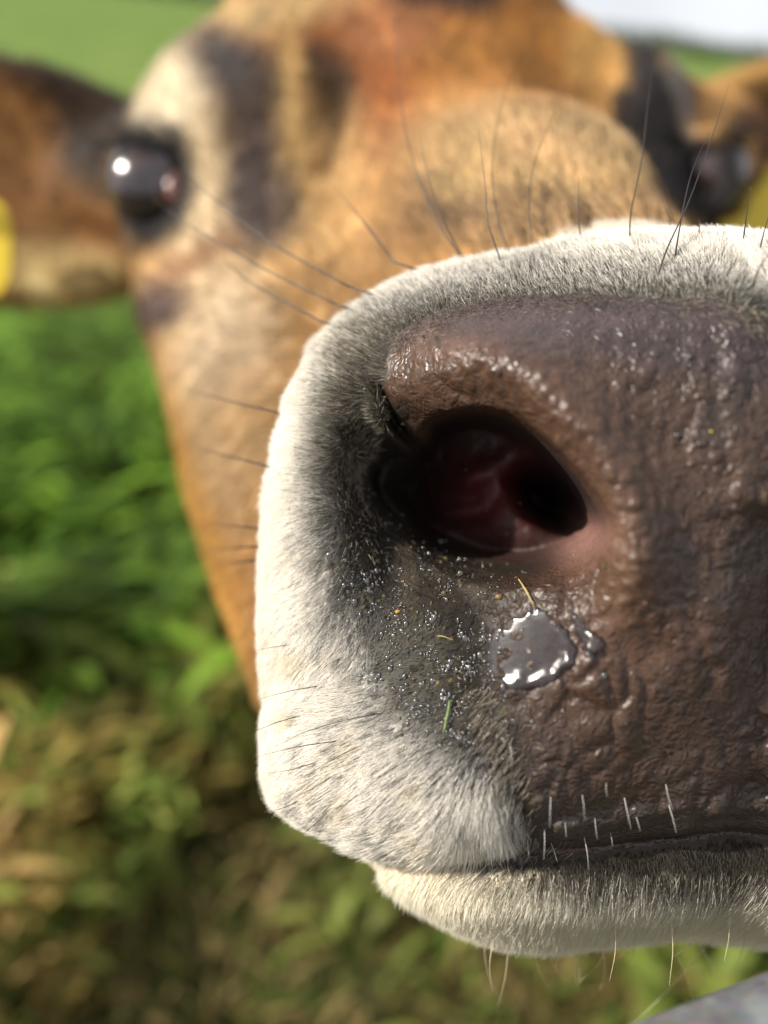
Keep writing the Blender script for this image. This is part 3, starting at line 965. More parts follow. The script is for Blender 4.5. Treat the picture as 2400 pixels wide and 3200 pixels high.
l.new(ms.outputs['Shader'], n['Material Output'].inputs['Surface'])
def make_fur(name, weight, count, flow, width, colfn, lift=0.35, npt=5, curl=0.25, lenmul=1.0, clump=None, length=None):
    w = weight * area
    w = np.maximum(w, 0)
    tot = w.sum()
    if tot <= 0:
        return None
    idx = rng.choice(len(w), count, p=w / tot)
    r1, r2 = rng.random(count), rng.random(count)
    r1s = np.sqrt(r1)
    ba = np.stack([1 - r1s, r1s * (1 - r2), r1s * r2], 1)
    tv = tri[idx]
    root = (V[tv] * ba[:, :, None]).sum(1)
    nor = (VN[tv] * ba[:, :, None]).sum(1)
    nor /= np.linalg.norm(nor, axis=1)[:, None] + 1e-12
    L = ((Cfur[tv] * ba).sum(1) if length is None else length) * lenmul * (0.65 + 0.6 * rng.random(count))
    px, py = (Cpx[tv] * ba).sum(1), (Cpy[tv] * ba).sum(1)
    fl = flow(root, px, py)
    fl = fl + 0.28 * np.stack([fbm(root[:, 0] * 90 + 11 * k, root[:, 1] * 90, root[:, 2] * 90, 2) for k in range(3)], 1) + 0.16 * rng.normal(size=(count, 3))
    fl -= nor * (fl * nor).sum(1)[:, None]
    fl /= np.linalg.norm(fl, axis=1)[:, None] + 1e-9
    lf = lift * (0.6 + 0.8 * rng.random(count))
    d0 = nor * lf[:, None] * 1.6 + fl
    d0 /= np.linalg.norm(d0, axis=1)[:, None]
    bend = fl - nor * 0.12 + curl * 0.4 * rng.normal(size=(count, 3))
    if clump is not None:
        cs = clump[0]
        key = np.floor((px + 5 * vnoise(px / 30, py / 30)) / cs).astype(np.int64) * 100003 + np.floor((py + 5 * vnoise(px / 30 + 9, py / 30)) / (cs * 1.3)).astype(np.int64)
        _, inv = np.unique(key, return_inverse=True)
        cn_ = np.bincount(inv)
        mean = np.stack([np.bincount(inv, weights=root[:, q]) / cn_ for q in range(3)], 1)[inv]
        pull = (mean - root) * clump[1](px, py)[:, None]
        pull -= nor * (pull * nor).sum(1)[:, None]
        L = L * (0.85 + 0.3 * rng.random(len(cn_))[inv])
    else:
        pull = np.zeros_like(root)
    t = np.linspace(0, 1, npt)
    pts = pull[:, None] * (t ** 1.5)[None, :, None] + root[:, None] - nor[:, None] * 0.0002 + d0[:, None] * (L[:, None] * t[None])[:, :, None] + bend[:, None] * (0.30 * L[:, None] * (t ** 2)[None])[:, :, None]
    cu = bpy.data.hair_curves.new(name)
    cu.add_curves([npt] * count)
    cu.attributes['position'].data.foreach_set('vector', pts.astype(np.float32).ravel()) if 'position' in cu.attributes else None
    ra = cu.attributes.get('radius') or cu.attributes.new('radius', 'FLOAT', 'POINT')
    rad = (width * (0.7 + 0.6 * rng.random(count)))[:, None] * np.array([1, 0.95, 0.8, 0.55, 0.12])[:npt][None]
    ra.data.foreach_set('value', rad.astype(np.float32).ravel())
    co = np.clip(colfn(root, px, py, (Ccol[tv] * ba[:, :, None]).sum(1), idx, ba), 0.003, 0.97)
    ca = cu.attributes.new('hair_colour', 'FLOAT_COLOR', 'CURVE')
    ca.data.foreach_set('color', np.concatenate([co, np.ones((count, 1))], 1).astype(np.float32).ravel())
    cu.materials.append(hair_mat)
    o = bpy.data.objects.new(name, cu)
    COL.objects.link(o)
    cow_part(o)
    return o
# flow over the muzzle: away from the bare nose, sagging a little
ndf = poly_sd(mgx, mgy, BARE)
gfx, gfy = np.gradient(-ndf, STEP)
for _ in range(40):
    for g in (gfx, gfy):
        g[1:-1, 1:-1] = (g[1:-1, 1:-1] + g[2:, 1:-1] + g[:-2, 1:-1] + g[1:-1, 2:] + g[1:-1, :-2]) / 5
def flow_muzzle(root, px, py):
    fx, fy = mb(gfx, px, py), mb(gfy, px, py)
    r = np.stack([fx, 0.35 * np.ones_like(fx), -fy - 0.25 * sstep(1000, 1400, py)], 1)
    lo_ = np.exp(-((px - 1080) / 130) ** 2 - ((py - 1760) / 160) ** 2)
    r[:, 0] = r[:, 0] * (1 - lo_) + 0.12 * lo_
    r[:, 2] = r[:, 2] * (1 - lo_) - 1.0 * lo_
    top = sstep(760, 640, py)
    r[:, 0] += -0.25 * top
    m = root[:, 0] > XC
    r[m, 0] *= -1
    return r
def col_muzzle(root, px, py, base, idx, ba):
    n = len(root)
    t = (Ct[tri[idx]] * ba).sum(1)
    wet = (Cwet[tri[idx]] * ba).sum(1)
    white = np.array((0.90, 0.85, 0.765)) * (0.84 + 0.2 * rng.random(n))[:, None]
    dark = np.array((0.070, 0.062, 0.046)) * (0.3 + 3.2 * rng.random(n) ** 3)[:, None]
    k = sstep(0.15, 0.85, t + 0.22 * rng.normal(size=n))
    low = np.exp(-((px - 1060) / 130) ** 2 - ((py - 1760) / 130) ** 2)
    k = np.maximum(k, low * (rng.random(n) < .8))
    topw = sstep(700, 600, py) * (rng.random(n) < .30)
    k = np.maximum(k, 0.55 * topw)
    c = dark + (white - dark) * k[:, None]
    st_ = sstep(0.1, 0.9, fbm(px / 70 + 5, py / 70, o=3)) * sstep(1100, 1350, py) * 0.55
    c = c * (1 - st_[:, None] * np.array((0.10, 0.16, 0.30)))
    cream = sstep(0.150, 0.185, root[:, 1])
    c = c * (1 - cream[:, None] * np.array((0.10, 0.20, 0.34)))
    dirt = np.exp(-((px - 765) / 75) ** 2 - ((py - 900) / 220) ** 2) * (rng.random(n) < .6)
    c = c + (np.array((0.16, 0.13, 0.055)) - c) * (0.8 * dirt)[:, None]
    fleck = (fbm(px / 9, py / 12, o=2) > 0.62) & (t > .25) & (py > 1150) & (px > 640) & (rng.random(n) < .75)
    c = c * np.where(fleck, 0.30, 1.0)[:, None]
    c = c * (1 - 0.75 * np.clip(wet, 0, 1) * (1 - .9 * low))[:, None]
    c = c * (1 - 0.82 * np.exp(-((px - 800) / 80) ** 2 - ((py - 1020) / 190) ** 2))[:, None]  # dark wet fur beside the nostril, deepened by painted shade of the hollow
    return c
vis = sstep(0.45, 0.05, facing)
left = (tcen[:, 0] < XC + 0.006).astype(float)
wm = tonm * (tfur > 0) * vis * left
wm = wm * (1 - 0.68 * np.exp(-((tpx - 1030) / 140) ** 2 - ((tpy - 1690) / 140) ** 2))
wm = wm * (1 - 0.80 * Cwet[tri].mean(1) * (1 - np.exp(-((tpx - 1070) / 90) ** 2 - ((tpy - 1740) / 120) ** 2)))
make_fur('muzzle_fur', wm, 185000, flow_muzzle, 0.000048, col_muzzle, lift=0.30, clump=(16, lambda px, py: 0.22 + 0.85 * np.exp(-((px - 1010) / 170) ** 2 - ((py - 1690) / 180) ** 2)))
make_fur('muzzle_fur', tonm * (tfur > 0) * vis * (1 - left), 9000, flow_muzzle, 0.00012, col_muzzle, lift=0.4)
def col_stub(root, px, py, base, idx, ba):
    n = len(root)
    return np.array((0.22, 0.185, 0.14)) * (0.25 + 1.9 * rng.random(n) ** 2)[:, None]
tsd = Csd[tri].mean(1)
def flow_stub(root, px, py):
    top = sstep(800, 700, py)
    return np.stack([-0.5 + 0.4 * top, 0.1 + 0 * px, -0.9 + 0.2 * top], 1)
make_fur('muzzle_fur', tonm * vis * left * sstep(55, 5, tsd) * (tsd > -25) * (tpy < 760) * (tpx > 820), 2600, flow_stub, 0.00005, col_stub, lift=0.5, curl=.5, length=0.0012)
make_fur('muzzle_fur', tonm * vis * left * sstep(48, 0, tsd) * (tsd > -30) * (tpy > 1480) * (tpx < 1250), 900, flow_stub, 0.00005, col_stub, lift=0.45, curl=.5, length=0.0022)
make_fur('muzzle_fur', tonm * vis * left * (tfur > 0) * np.exp(-((tpx - 760) / 60) ** 2 - ((tpy - 930) / 190) ** 2), 3200, flow_muzzle, 0.00006, col_stub, lift=0.75, curl=.5, length=0.0022)
def flow_chin(root, px, py):
    return np.stack([-0.25 + 0 * px, 0.15 + 0 * px, -1 + 0 * px], 1)
def col_chin(root, px, py, base, idx, ba):
    n = len(root)
    k = sstep(-10, 50, py - np.interp(px, [850, 1000, 1150, 1300, 1659], [1815, 1856, 1880, 1892, 1892]) + 14 * rng.normal(size=n))
    lt = np.array((0.92, 0.86, 0.72)) * (0.85 + .2 * rng.random(n))[:, None]
    dk = np.array((0.034, 0.027, 0.018)) * (0.6 + .9 * rng.random(n))[:, None]  # hair colour darkened for the shadow under the upper lip
    return dk + (lt - dk) * k[:, None]
make_fur('chin_fur', tonc * vis * (tfur > 0), 62000, flow_chin, 0.000055, col_chin, lift=0.35)
def flow_face(root, px, py):
    return np.stack([-0.15 + 0 * px, 0.6 + 0 * px, 0.6 - 1.1 * sstep(350, 900, py) * (px < 700)], 1)
def col_face(root, px, py, base, idx, ba):
    n = len(root)
    return base * (0.55 + 0.9 * rng.random(n))[:, None]
wf = (~tonm & ~tonc) * (tcen[:, 1] < 0.47) * vis * (tfur > 0.002) * (1.0 + 2.0 * (tcen[:, 1] < 0.26))
make_fur('face_fur', wf, 95000, flow_face, 0.00016, col_face, lift=0.28, lenmul=1.0)
print('fur', round(time.time() - T0, 1))

# ------------------------------------------------------------------ cow: eyes, whiskers, tags
_qs = Q[V[Q[:, 0], 1] < 0.5]
_keep = np.unique(_qs)
bvh = BVHTree.FromPolygons(V[_keep].tolist(), np.searchsorted(_keep, _qs).tolist())
def hit(px, py):
    d = P(px, py, 1.0)
    d = d / np.linalg.norm(d)
    loc, nor, i, dist = bvh.ray_cast(Vector((0, 0, 0)), Vector(d))
    if loc is None:
        return None, None
    return np.array(loc), np.array(nor)
eye_m, n, l, b = new_mat('eye_dark')
t = noise_node(n, l, 120)
r = ramp(n, l, t.outputs['Fac'], [(0.35, (0.006, 0.005, 0.008)), (0.7, (0.05, 0.022, 0.016))])
l.new(r.outputs['Color'], b.inputs['Base Color'])
b.inputs['Roughness'].default_value = 0.25
b.inputs['Specular IOR Level'].default_value = 0.3
b.inputs['Coat Weight'].default_value = 1.0
b.inputs['Coat IOR'].default_value = 1.6
b.inputs['Coat Roughness'].default_value = 0.05
lid_m = simple_mat('eyelid_wet', (0.15, 0.062, 0.045), 0.25, coat=0.4)
lash_m = simple_mat('lash', (0.012, 0.01, 0.01), 0.5)
def sphere(name, c, r, mat, parent=None, sq=(1, 1, 1), seg=28):
    v, f = [], []
    for i in range(seg // 2 + 1):
        th = math.pi * i / (seg // 2)
        for j in range(seg):
            ph = 2 * math.pi * j / seg
            v.append((c[0] + r * sq[0] * math.sin(th) * math.cos(ph), c[1] + r * sq[1] * math.sin(th) * math.sin(ph), c[2] + r * sq[2] * math.cos(th)))
    for i in range(seg // 2):
        for j in range(seg):
            f.append((i * seg + j, (i + 1) * seg + j, (i + 1) * seg + (j + 1) % seg, i * seg + (j + 1) % seg))
    return mesh_obj(name, v, f, mat, parent)
for (ex, ey, ed, er) in ((332, 405, 0.3095, 0.0190), (1532, 378, 0.360, 0.0185)):
    e = sphere('eye', P(ex, ey, ed), er, eye_m)
    cow_part(e)
    sgn = -1 if ex < 800 else 1
    cv = P(ex - 45 * sgn, ey + 2, ed - 0.012)
    if sgn < 0:
        c = sphere('tear_corner', cv, 0.0055, lid_m, sq=(0.8, 0.8, 1.3), seg=14)
        cow_part(c)
    lv, lf = [], []
    for k in range(26):
        u = k / 25
        p0 = P(ex + sgn * (70 - 110 * u), ey - 105 + 40 * abs(u - .5), ed - 0.013)
        dv = np.array((sgn * (0.018 - 0.012 * u), -0.012, 0.004 - 0.012 * random.random()))
        pts = [p0, p0 + dv * .5 + np.array((0, 0, -.002)), p0 + dv + np.array((0, 0, 0.001))]
        tv, tf = tube(pts, [.00035, .0003, .00008], 4)
        lf += [tuple(i + len(lv) for i in q) for q in tf]
        lv += tv
    o = mesh_obj('eyelashes', lv, lf, lash_m)
    o['kind'] = 'stuff'
    cow_part(o)

wb = simple_mat('whisker_black', (0.018, 0.015, 0.014), 0.4)
ww = simple_mat('whisker_pale', (0.34, 0.33, 0.31), 0.35)
wc = simple_mat('whisker_cream', (0.66, 0.55, 0.36), 0.4)
def whisker(pts, mat, r0=0.00011, toward=0.0, rootdir=(1, 6)):
    """root on the skin, then out through the listed view points, leaving the skin by `toward` metres at the tip"""
    pts = smooth_line(pts, 6)
    h = None
    for q in range(16):
        h, nn_ = hit(pts[0][0] + rootdir[0] * q, pts[0][1] + rootdir[1] * q)
        if h is not None and h[1] < 0.172:
            break
    if h is None or h[1] > 0.172:
        h = P(*pts[0], 0.15)
    else:
        pts = np.vstack([[pts[0] + np.array(rootdir) * q], pts]) if q else pts
    path = []
    for i, (x, y) in enumerate(pts):
        u = i / (len(pts) - 1)
        path.append(P(x, y, h[1] + 0.0004 * (1 - u) + toward * u))
    rr = [r0 * (1 - 0.85 * (i / (len(path) - 1)) ** 1.5) for i in range(len(path))]
    v, f = tube(path, rr, 5)
    o = mesh_obj('whisker', v, f, mat)
    cow_part(o)
TOPW = [([(992, 552), (940, 470), (890, 340), (865, 200), (855, 0), (852, -60)], .03), ([(1002, 560), (960, 480), (925, 380), (908, 298)], .004), ([(1085, 574), (1055, 480), (1048, 400), (1033, 275)], .004),
    ([(1100, 548), (1075, 470), (1063, 380), (1072, 280), (1102, 170), (1165, 70)], .02), ([(1150, 532), (1143, 450), (1155, 350), (1203, 230)], .006), ([(1178, 502), (1173, 450), (1185, 360), (1196, 310)], .01),
    ([(1256, 528), (1250, 470), (1250, 383)], .0), ([(1360, 528), (1363, 460), (1385, 350), (1400, 220), (1412, 130)], .015), ([(1456, 572), (1467, 500), (1492, 380), (1532, 285)], .012),
    ([(1415, 616), (1440, 540), (1490, 430), (1540, 290), (1575, 180)], .02), ([(1509, 525), (1511, 470)], .002), ([(1604, 530), (1612, 470), (1622, 400)], .004), ([(1637, 560), (1648, 510), (1668, 440)], .004),
    ([(1620, 628), (1638, 585), (1672, 530)], .0), ([(1520, 620), (1535, 575), (1552, 548)], .0)]
for p, tw in TOPW:
    whisker(p, wb, 0.000165, tw)
for p, tw in (([(752, 618), (580, 520), (430, 400), (380, 330)], .03), ([(724, 656), (560, 575), (400, 480), (330, 430)], .03), ([(694, 694), (540, 610), (470, 545)], .03), ([(852, 566), (770, 460), (715, 395)], .03),
              ([(588, 888), (480, 862), (395, 838)], .03), ([(562, 1002), (480, 982), (415, 962)], .03), ([(552, 1180), (450, 1190)], .03), ([(549, 1210), (470, 1222)], .03), ([(548, 1140), (445, 1130)], .03)):
    whisker(p, wb, 0.00022, tw, (6, 2))
LOWW = [[(937, 1539), (890, 1560), (847, 1590)], [(840, 1538), (746, 1556), (650, 1585), (575, 1625)], [(664, 1542), (600, 1560), (545, 1582)], [(752, 1598), (650, 1612), (556, 1634)], [(807, 1692), (750, 1735), (692, 1790)],
    [(745, 1660), (680, 1700), (620, 1730)], [(700, 1640), (640, 1660), (575, 1672)], [(860, 1700), (800, 1760), (745, 1822)], [(800, 1600), (720, 1640), (640, 1690)], [(905, 1720), (850, 1790), (805, 1850)], [(660, 1720), (620, 1742), (585, 1752)],
    [(960, 1745), (905, 1815), (870, 1880)], [(700, 1480), (630, 1492), (560, 1510)], [(880, 1640), (820, 1680), (770, 1722)], [(1010, 1770), (975, 1840), (950, 1895)], [(930, 1600), (880, 1640), (830, 1668)], [(640, 1390), (590, 1398), (555, 1404)],
    [(720, 1745), (680, 1780), (650, 1806)]]
for p in LOWW:
    whisker(p, wb, 0.00010, -0.002)
for p in ([(1190, 1718), (1188, 1788)], [(1257, 1712), (1262, 1770)], [(1310, 1690), (1313, 1722)], [(1348, 1720), (1363, 1792)], [(1438, 1692), (1455, 1752)], [(1443, 1733), (1461, 1800)], [(1176, 1788), (1174, 1858)], [(1190, 1820), (1204, 1862)],
          [(1262, 1808), (1271, 1880)], [(1285, 1763), (1291, 1814)], [(1318, 1798), (1323, 1830)], [(1220, 1768), (1223, 1810)], [(1374, 1763), (1383, 1797)], [(1138, 1808), (1143, 1852)], [(1076, 1845), (1073, 1897)], [(1100, 1600), (1104, 1660)], [(960, 1850), (963, 1905)]):
    (bx0, by0), (bx1, by1) = p
    bw = random.uniform(-3, 3)
    whisker([(bx0, by0), ((bx0 + bx1) / 2 + bw, (by0 + by1) / 2), (bx1 + bw * .3, by1)], ww, 0.00009, -0.003, (0, -5))
for k in range(18):
    x = 1040 + 35 * k + random.uniform(-14, 14)
    y = 2035 - max(0, (x - 1250)) * 0.12 - random.uniform(0, 60)
    L = random.uniform(50, 170)
    whisker([(x, y), (x + random.uniform(-12, 22), y + L * .55), (x + random.uniform(-45, 40), y + L)], wc, 0.000085, random.uniform(-.004, .016), (0, -6))
for x, y, x2, y2 in ((1555, 2010, 1350, 2230), (1500, 2020, 1560, 2160), (1440, 2030, 1500, 2170), (1655, 1990, 1600, 2080), (1300, 2045, 1296, 2140), (1240, 2055, 1250, 2130)):
    whisker([(x, y), ((x + x2) / 2 + 8, (y + y2) / 2), (x2, y2)], wc, 0.00010, .012, (0, -6))

tag_m = simple_mat('tag_plastic', (0.62, 0.44, 0.008), 0.4, var=0.06)
def ear_tag(c, w, h, yaw):
    pts = []
    for q in range(40):
        a = 2 * math.pi * q / 40
        ca_, sa_ = math.cos(a), math.sin(a)
        pts.append((w * math.copysign(abs(ca_) ** 0.6, ca_), h * math.copysign(abs(sa_) ** 0.75, sa_)))
    v, f = [], []
    for th in (-.001, .001):
        for x, z in pts:
            v.append((x, th, z))
    f.append(tuple(range(40)))
    f.append(tuple(reversed(range(40, 80))))
    for q in range(40):
        f.append((q, q + 40, (q + 1) % 40 + 40, (q + 1) % 40))
    v = np.array(v)
    R = np.array(Matrix.Rotation(yaw, 3, 'Z'))
    o = mesh_obj('ear_tag', v @ R.T + c, f, tag_m, smooth=False)
    cow_part(o)
    o['label'] = 'yellow plastic ear tag'
    st, sf = tube(np.array([(0, -.006, h * .72), (0, .006, h * .72)]) @ R.T + c, [.006, .006], 14)
    s_ = mesh_obj('stud', st, sf, tag_m, o)
ear_tag(P(-56, 535, 0.372), .018, .026, 0.1)
ear_tag(P(1622, 432, 0.415), .018, .022, -0.2)

# ------------------------------------------------------------------ cow: wetness on the nose
mu_m, n, l, b = new_mat('mucus')
t = noise_node(n, l, 300)
r = ramp(n, l, t.outputs['Fac'], [(0.35, (0.17, 0.138, 0.142)), (0.7, (0.29, 0.245, 0.25))])
l.new(r.outputs['Color'], b.inputs['Base Color'])
b.inputs['Roughness'].default_value = 0.22
b.inputs['Transmission Weight'].default_value = 0.90
b.inputs['IOR'].default_value = 1.34
b.inputs['Coat Weight'].default_value = 0.3
b.inputs['Coat Roughness'].default_value = 0.12
t2 = noise_node(n, l, 500, 2)
bp = n.new('ShaderNodeBump')
bp.inputs['Strength'].default_value = 0.10
bp.inputs['Distance'].default_value = 0.0004
l.new(t2.outputs['Fac'], bp.inputs['Height'])
l.new(bp.outputs['Normal'], b.inputs['Normal'])
def mucus(poly, hgt, seed):
    poly = smooth_poly(poly, 5)
    st = 5.0
    xs = np.arange(poly[:, 0].min() - st, poly[:, 0].max() + 2 * st, st)
    ys = np.arange(poly[:, 1].min() - st, poly[:, 1].max() + 2 * st, st)
    gx, gy = np.meshgrid(xs, ys, indexing='ij')
    wob = 11 * fbm(gx / 26 + seed, gy / 26, o=3)
    sd = poly_sd(gx, gy, poly) + wob
    base = np.zeros(gx.shape)
    ok = np.zeros(gx.shape, bool)
    for i in range(len(xs)):
        for j in range(len(ys)):
            h, _ = hit(xs[i], ys[j])
            if h is not None:
                base[i, j] = h[1]
                ok[i, j] = True
    sm = base.copy()
    for _ in range(160):
        sm[1:-1, 1:-1] = (sm[2:, 1:-1] + sm[:-2, 1:-1] + sm[1:-1, 2:] + sm[1:-1, :-2]) / 4
    lr_ = sstep(0.35, 0.95, 0.45 * (gx - xs[0]) / (xs[-1] - xs[0]) + 0.62 * (gy - ys[0]) / (ys[-1] - ys[0]))
    hgt = hgt * (0.35 + lr_ * (0.3 + 1.3 * np.exp(-((sd - 16) / 13) ** 2))) * (1 + 0.1 * vnoise(gx / 30, gy / 22 + seed))
    prof = np.clip(sd / 30, -1, 1)
    dep = np.where(sd > 0, sm - 0.00025 - hgt * np.sqrt(np.clip(1 - (1 - np.clip(prof, 0, 1)) ** 2, 0, 1)), base + 0.0008)
    cells = [(i, j) for i in range(len(xs) - 1) for j in range(len(ys) - 1) if max(sd[i, j], sd[i + 1, j], sd[i, j + 1], sd[i + 1, j + 1]) > 0]
    ids, v, f = {}, [], []
    def vi(i, j):
        if (i, j) not in ids:
            ids[(i, j)] = len(v)
            v.append(P(gx[i, j], gy[i, j], dep[i, j]))
        return ids[(i, j)]
    for i, j in cells:
        f.append((vi(i, j), vi(i, j + 1), vi(i + 1, j + 1), vi(i + 1, j)))
    o = mesh_obj('mucus', v, f, mu_m)
    cow_part(o)
mucus([(1046, 1412), (1060, 1376), (1096, 1340), (1140, 1318), (1180, 1316), (1208, 1340), (1230, 1372), (1238, 1410), (1228, 1446), (1192, 1470), (1140, 1490), (1096, 1486), (1062, 1456)], 0.00036, 3)
mucus([(1232, 1318), (1248, 1330), (1262, 1352), (1290, 1372), (1306, 1398), (1292, 1416), (1268, 1404), (1262, 1380), (1244, 1362)], 0.0006, 9)
mucus([(1262, 1410), (1280, 1404), (1288, 1424), (1270, 1436)], 0.0005, 5)
water_m, n, l, b = new_mat('water_drop')
t = noise_node(n, l, 500)
r = ramp(n, l, t.outputs['Fac'], [(0.3, (0.020, 0.017, 0.014)), (0.7, (0.045, 0.038, 0.030))])
l.new(r.outputs['Color'], b.inputs['Base Color'])
b.inputs['Roughness'].default_value = 0.26
b.inputs['IOR'].default_value = 1.8
b.inputs['Specular IOR Level'].default_value = 0.8
CLUST = fbm(mgx / 32.0, mgy / 32.0, o=2)
def droplets():
    ico = bmesh.new()
    bmesh.ops.create_icosphere(ico, subdivisions=2, radius=1)
    iv = np.array([v.co[:] for v in ico.verts])
    jf = np.array([[v.index for v in f.verts] for f in ico.faces])
    ico.free()
    vs, fs, c = [], [], 0
    spots = [(900, 1380, 100, 120, 1700), (990, 1500, 55, 90, 1100), (800, 1250, 55, 70, 260), (1060, 1620, 35, 80, 160), (760, 1130, 40, 110, 110), (750, 1000, 30, 110, 40), (880, 1290, 90, 50, 160), (1420, 900, 110, 160, 6), (1300, 1550, 160, 120, 6), (1270, 1380, 50, 60, 25), (1180, 1280, 70, 30, 20)]
    for cx, cy, sx_, sy_, nn2 in spots:
        for _ in range(nn2):
            x, y = random.gauss(cx, sx_), random.gauss(cy, sy_)
            if CLUST[int(np.clip((x - MX0) / STEP, 0, CLUST.shape[0] - 1)), int(np.clip((y - MY0) / STEP, 0, CLUST.shape[1] - 1))] + random.uniform(-.35, .35) < -0.08:
                continue
            h, no = hit(x, y)
            if h is None or h[1] > .16:
                continue
            r_ = random.choice((.00007, .00009, .00012, .00016, .00020, .00032)) * random.uniform(.7, 1.2)
            stretch = np.array((random.uniform(.6, 1.6), random.uniform(.5, .9), random.uniform(.6, 2.2)))
            vs.append(iv * r_ * stretch + h + no * r_ * 0.25)
            fs.append(jf + c)
            c += len(iv)
    o = mesh_obj('water_droplets', np.concatenate(vs), np.concatenate(fs), water_m)
    o['kind'] = 'stuff'
    cow_part(o)
droplets()

# ------------------------------------------------------------------ bits stuck to the nose
def sprig(name, pts, r0, r1, mat, label, cat):
    pts = smooth_line(pts, 6)
    path = []
    for x, y in pts:
        h, no = hit(x, y)
        path.append(h + no * (r0 * 0.8 + .0002))
    path = np.array(path)
    path[:, 1] = np.minimum(np.linspace(path[0, 1], path[-1, 1], len(path)), path[:, 1]) - 0.0003
    u = np.linspace(0, 1, len(path))
    v, f = tube(path, list((r0 + (r1 - r0) * u) * (0.35 + 0.65 * np.sin(math.pi * np.clip(u * .9 + .08, 0, 1)))), 6)
    o = mesh_obj(name, v, f, mat)
    o.matrix_world = HEAD_M
    tag(o, label, cat)
gm = simple_mat('blade_green', (0.13, 0.20, 0.045), 0.5, var=.5, scale=400)
sm_ = simple_mat('straw', (0.50, 0.36, 0.14), 0.5)
om = simple_mat('crumb_ochre', (0.42, 0.22, 0.04), 0.5)
sprig('grass_blade', [(972, 1512), (968, 1545), (957, 1582)], .00036, .0002, gm, 'short green grass blade stuck to the wet lip fur', 'grass blade')
sprig('straw', [(1120, 1255), (1138, 1280), (1152, 1312)], .00016, .00010, sm_, 'thin pale straw lying just above the mucus patch', 'straw')
sprig('straw', [(944, 1374), (960, 1376), (978, 1383)], .00012, .00007, sm_, 'tiny straw bit left of the mucus patch', 'straw')
def crumb(px, py, r, mat, label):
    h, no = hit(px, py)
    o = sphere('crumb', h + no * r * .3, r, mat, sq=(1.2, .8, .9), seg=12)
    for v in o.data.vertices:
        v.co += Vector(np.array(no) * 0) + (v.co - Vector(h)) * (0.25 * random.uniform(-1, 1))
    o.matrix_world = HEAD_M
    tag(o, label, 'crumb')
crumb(860, 1322, .0004, om, 'orange food crumb among droplets on the wet lip')
crumb(1536, 932, .00022, simple_mat('crumb_yellow', (0.5, 0.42, 0.03), .5), 'tiny yellow speck on the bare nose right of the nostril')
crumb(1080, 1290, .0005, simple_mat('crumb_brown', (0.22, 0.13, 0.05), .6), 'brown food crumb on the lower rim of the nostril')

def dirt_specks():
    ico = bmesh.new()
    bmesh.ops.create_icosphere(ico, subdivisions=1, radius=1)
    iv = np.array([v.co[:] for v in ico.verts])
    jf = np.array([[v.index for v in f.verts] for f in ico.faces])
    ico.free()
    vs, fs, c = [], [], 0
    for cx, cy, sx_, sy_, nn2 in ((880, 1330, 90, 110, 110), (770, 960, 40, 120, 90), (1010, 1250, 70, 30, 40), (1000, 1560, 60, 70, 60), (1450, 1100, 150, 300, 25)):
        for _ in range(nn2):
            h, no = hit(random.gauss(cx, sx_), random.gauss(cy, sy_))
            if h is None or h[1] > .15:
                continue
            r_ = random.uniform(.00010, .00034)
            st = np.array((random.uniform(.6, 2.2), random.uniform(.4, .8), random.uniform(.6, 2.0)))
            vs.append(iv * r_ * st * np.array([[random.uniform(.6, 1.3)] for _ in iv]) + h + no * r_ * .3)
            fs.append(jf + c)
            c += len(iv)
    m, n, l, b = new_mat('dirt')
    t = noise_node(n, l, 350, 3)
    rr = ramp(n, l, t.outputs['Fac'], [(0.35, (0.035, 0.022, 0.010)), (0.5, (0.07, 0.052, 0.02)), (0.62, (0.12, 0.08, 0.03)), (0.72, (0.06, 0.07, 0.02))])
    l.new(rr.outputs['Color'], b.inputs['Base Color'])
    b.inputs['Roughness'].default_value = 0.6
    o = mesh_obj('dirt_specks', np.concatenate(vs), np.concatenate(fs), m, smooth=False)
    o.matrix_world = HEAD_M
    tag(o, 'brown and olive dirt specks stuck round the wet nostril', 'dirt', None, 'stuff')
dirt_specks()
# ------------------------------------------------------------------ galvanised gate
zinc, n, l, b = new_mat('galvanised_steel')
t = noise_node(n, l, 160, 6)
r = ramp(n, l, t.outputs['Fac'], [(0.3, (0.09, 0.10, 0.115)), (0.5, (0.135, 0.145, 0.162)), (0.68, (0.21, 0.222, 0.24))])
v1 = n.new('ShaderNodeTexVoronoi')
v1.inputs['Scale'].default_value = 420
tcz = n.new('ShaderNodeTexCoord')
l.new(tcz.outputs['Object'], v1.inputs['Vector'])
mz = n.new('ShaderNodeMixRGB')
mz.blend_type = 'OVERLAY'
mz.inputs['Fac'].default_value = 0.35
l.new(r.outputs['Color'], mz.inputs['Color1'])
l.new(v1.outputs['Color'], mz.inputs['Color2'])
hs = n.new('ShaderNodeHueSaturation')
hs.inputs['Saturation'].default_value = 0.35
l.new(mz.outputs['Color'], hs.inputs['Color'])
l.new(hs.outputs['Color'], b.inputs['Base Color'])
b.inputs['Metallic'].default_value = 0.25
b.inputs['Roughness'].default_value = 0.5
bp = n.new('ShaderNodeBump')
bp.inputs['Strength'].default_value = 0.3
bp.inputs['Distance'].default_value = 0.0006
l.new(t.outputs['Fac'], bp.inputs['Height'])
l.new(bp.outputs['Normal'], b.inputs['Normal'])
RR = 0.0190
e1 = HEAD_M @ Vector(P(1380, 2212, 0.106))
e2 = HEAD_M @ Vector(P(1659, 2100, 0.112))
e2.z = e1.z
gd = (e2 - e1).normalized()
view = (e1 - Vector((0, 0, CAM_H))).normalized()
nrm = gd.cross(view).normalized()
if nrm.z > 0:
    nrm = -nrm
ax0 = e1 + nrm * RR * 0.985
gate = bpy.data.objects.new('gate', None)
COL.objects.link(gate)
gate.location = (ax0.x, ax0.y, 0)
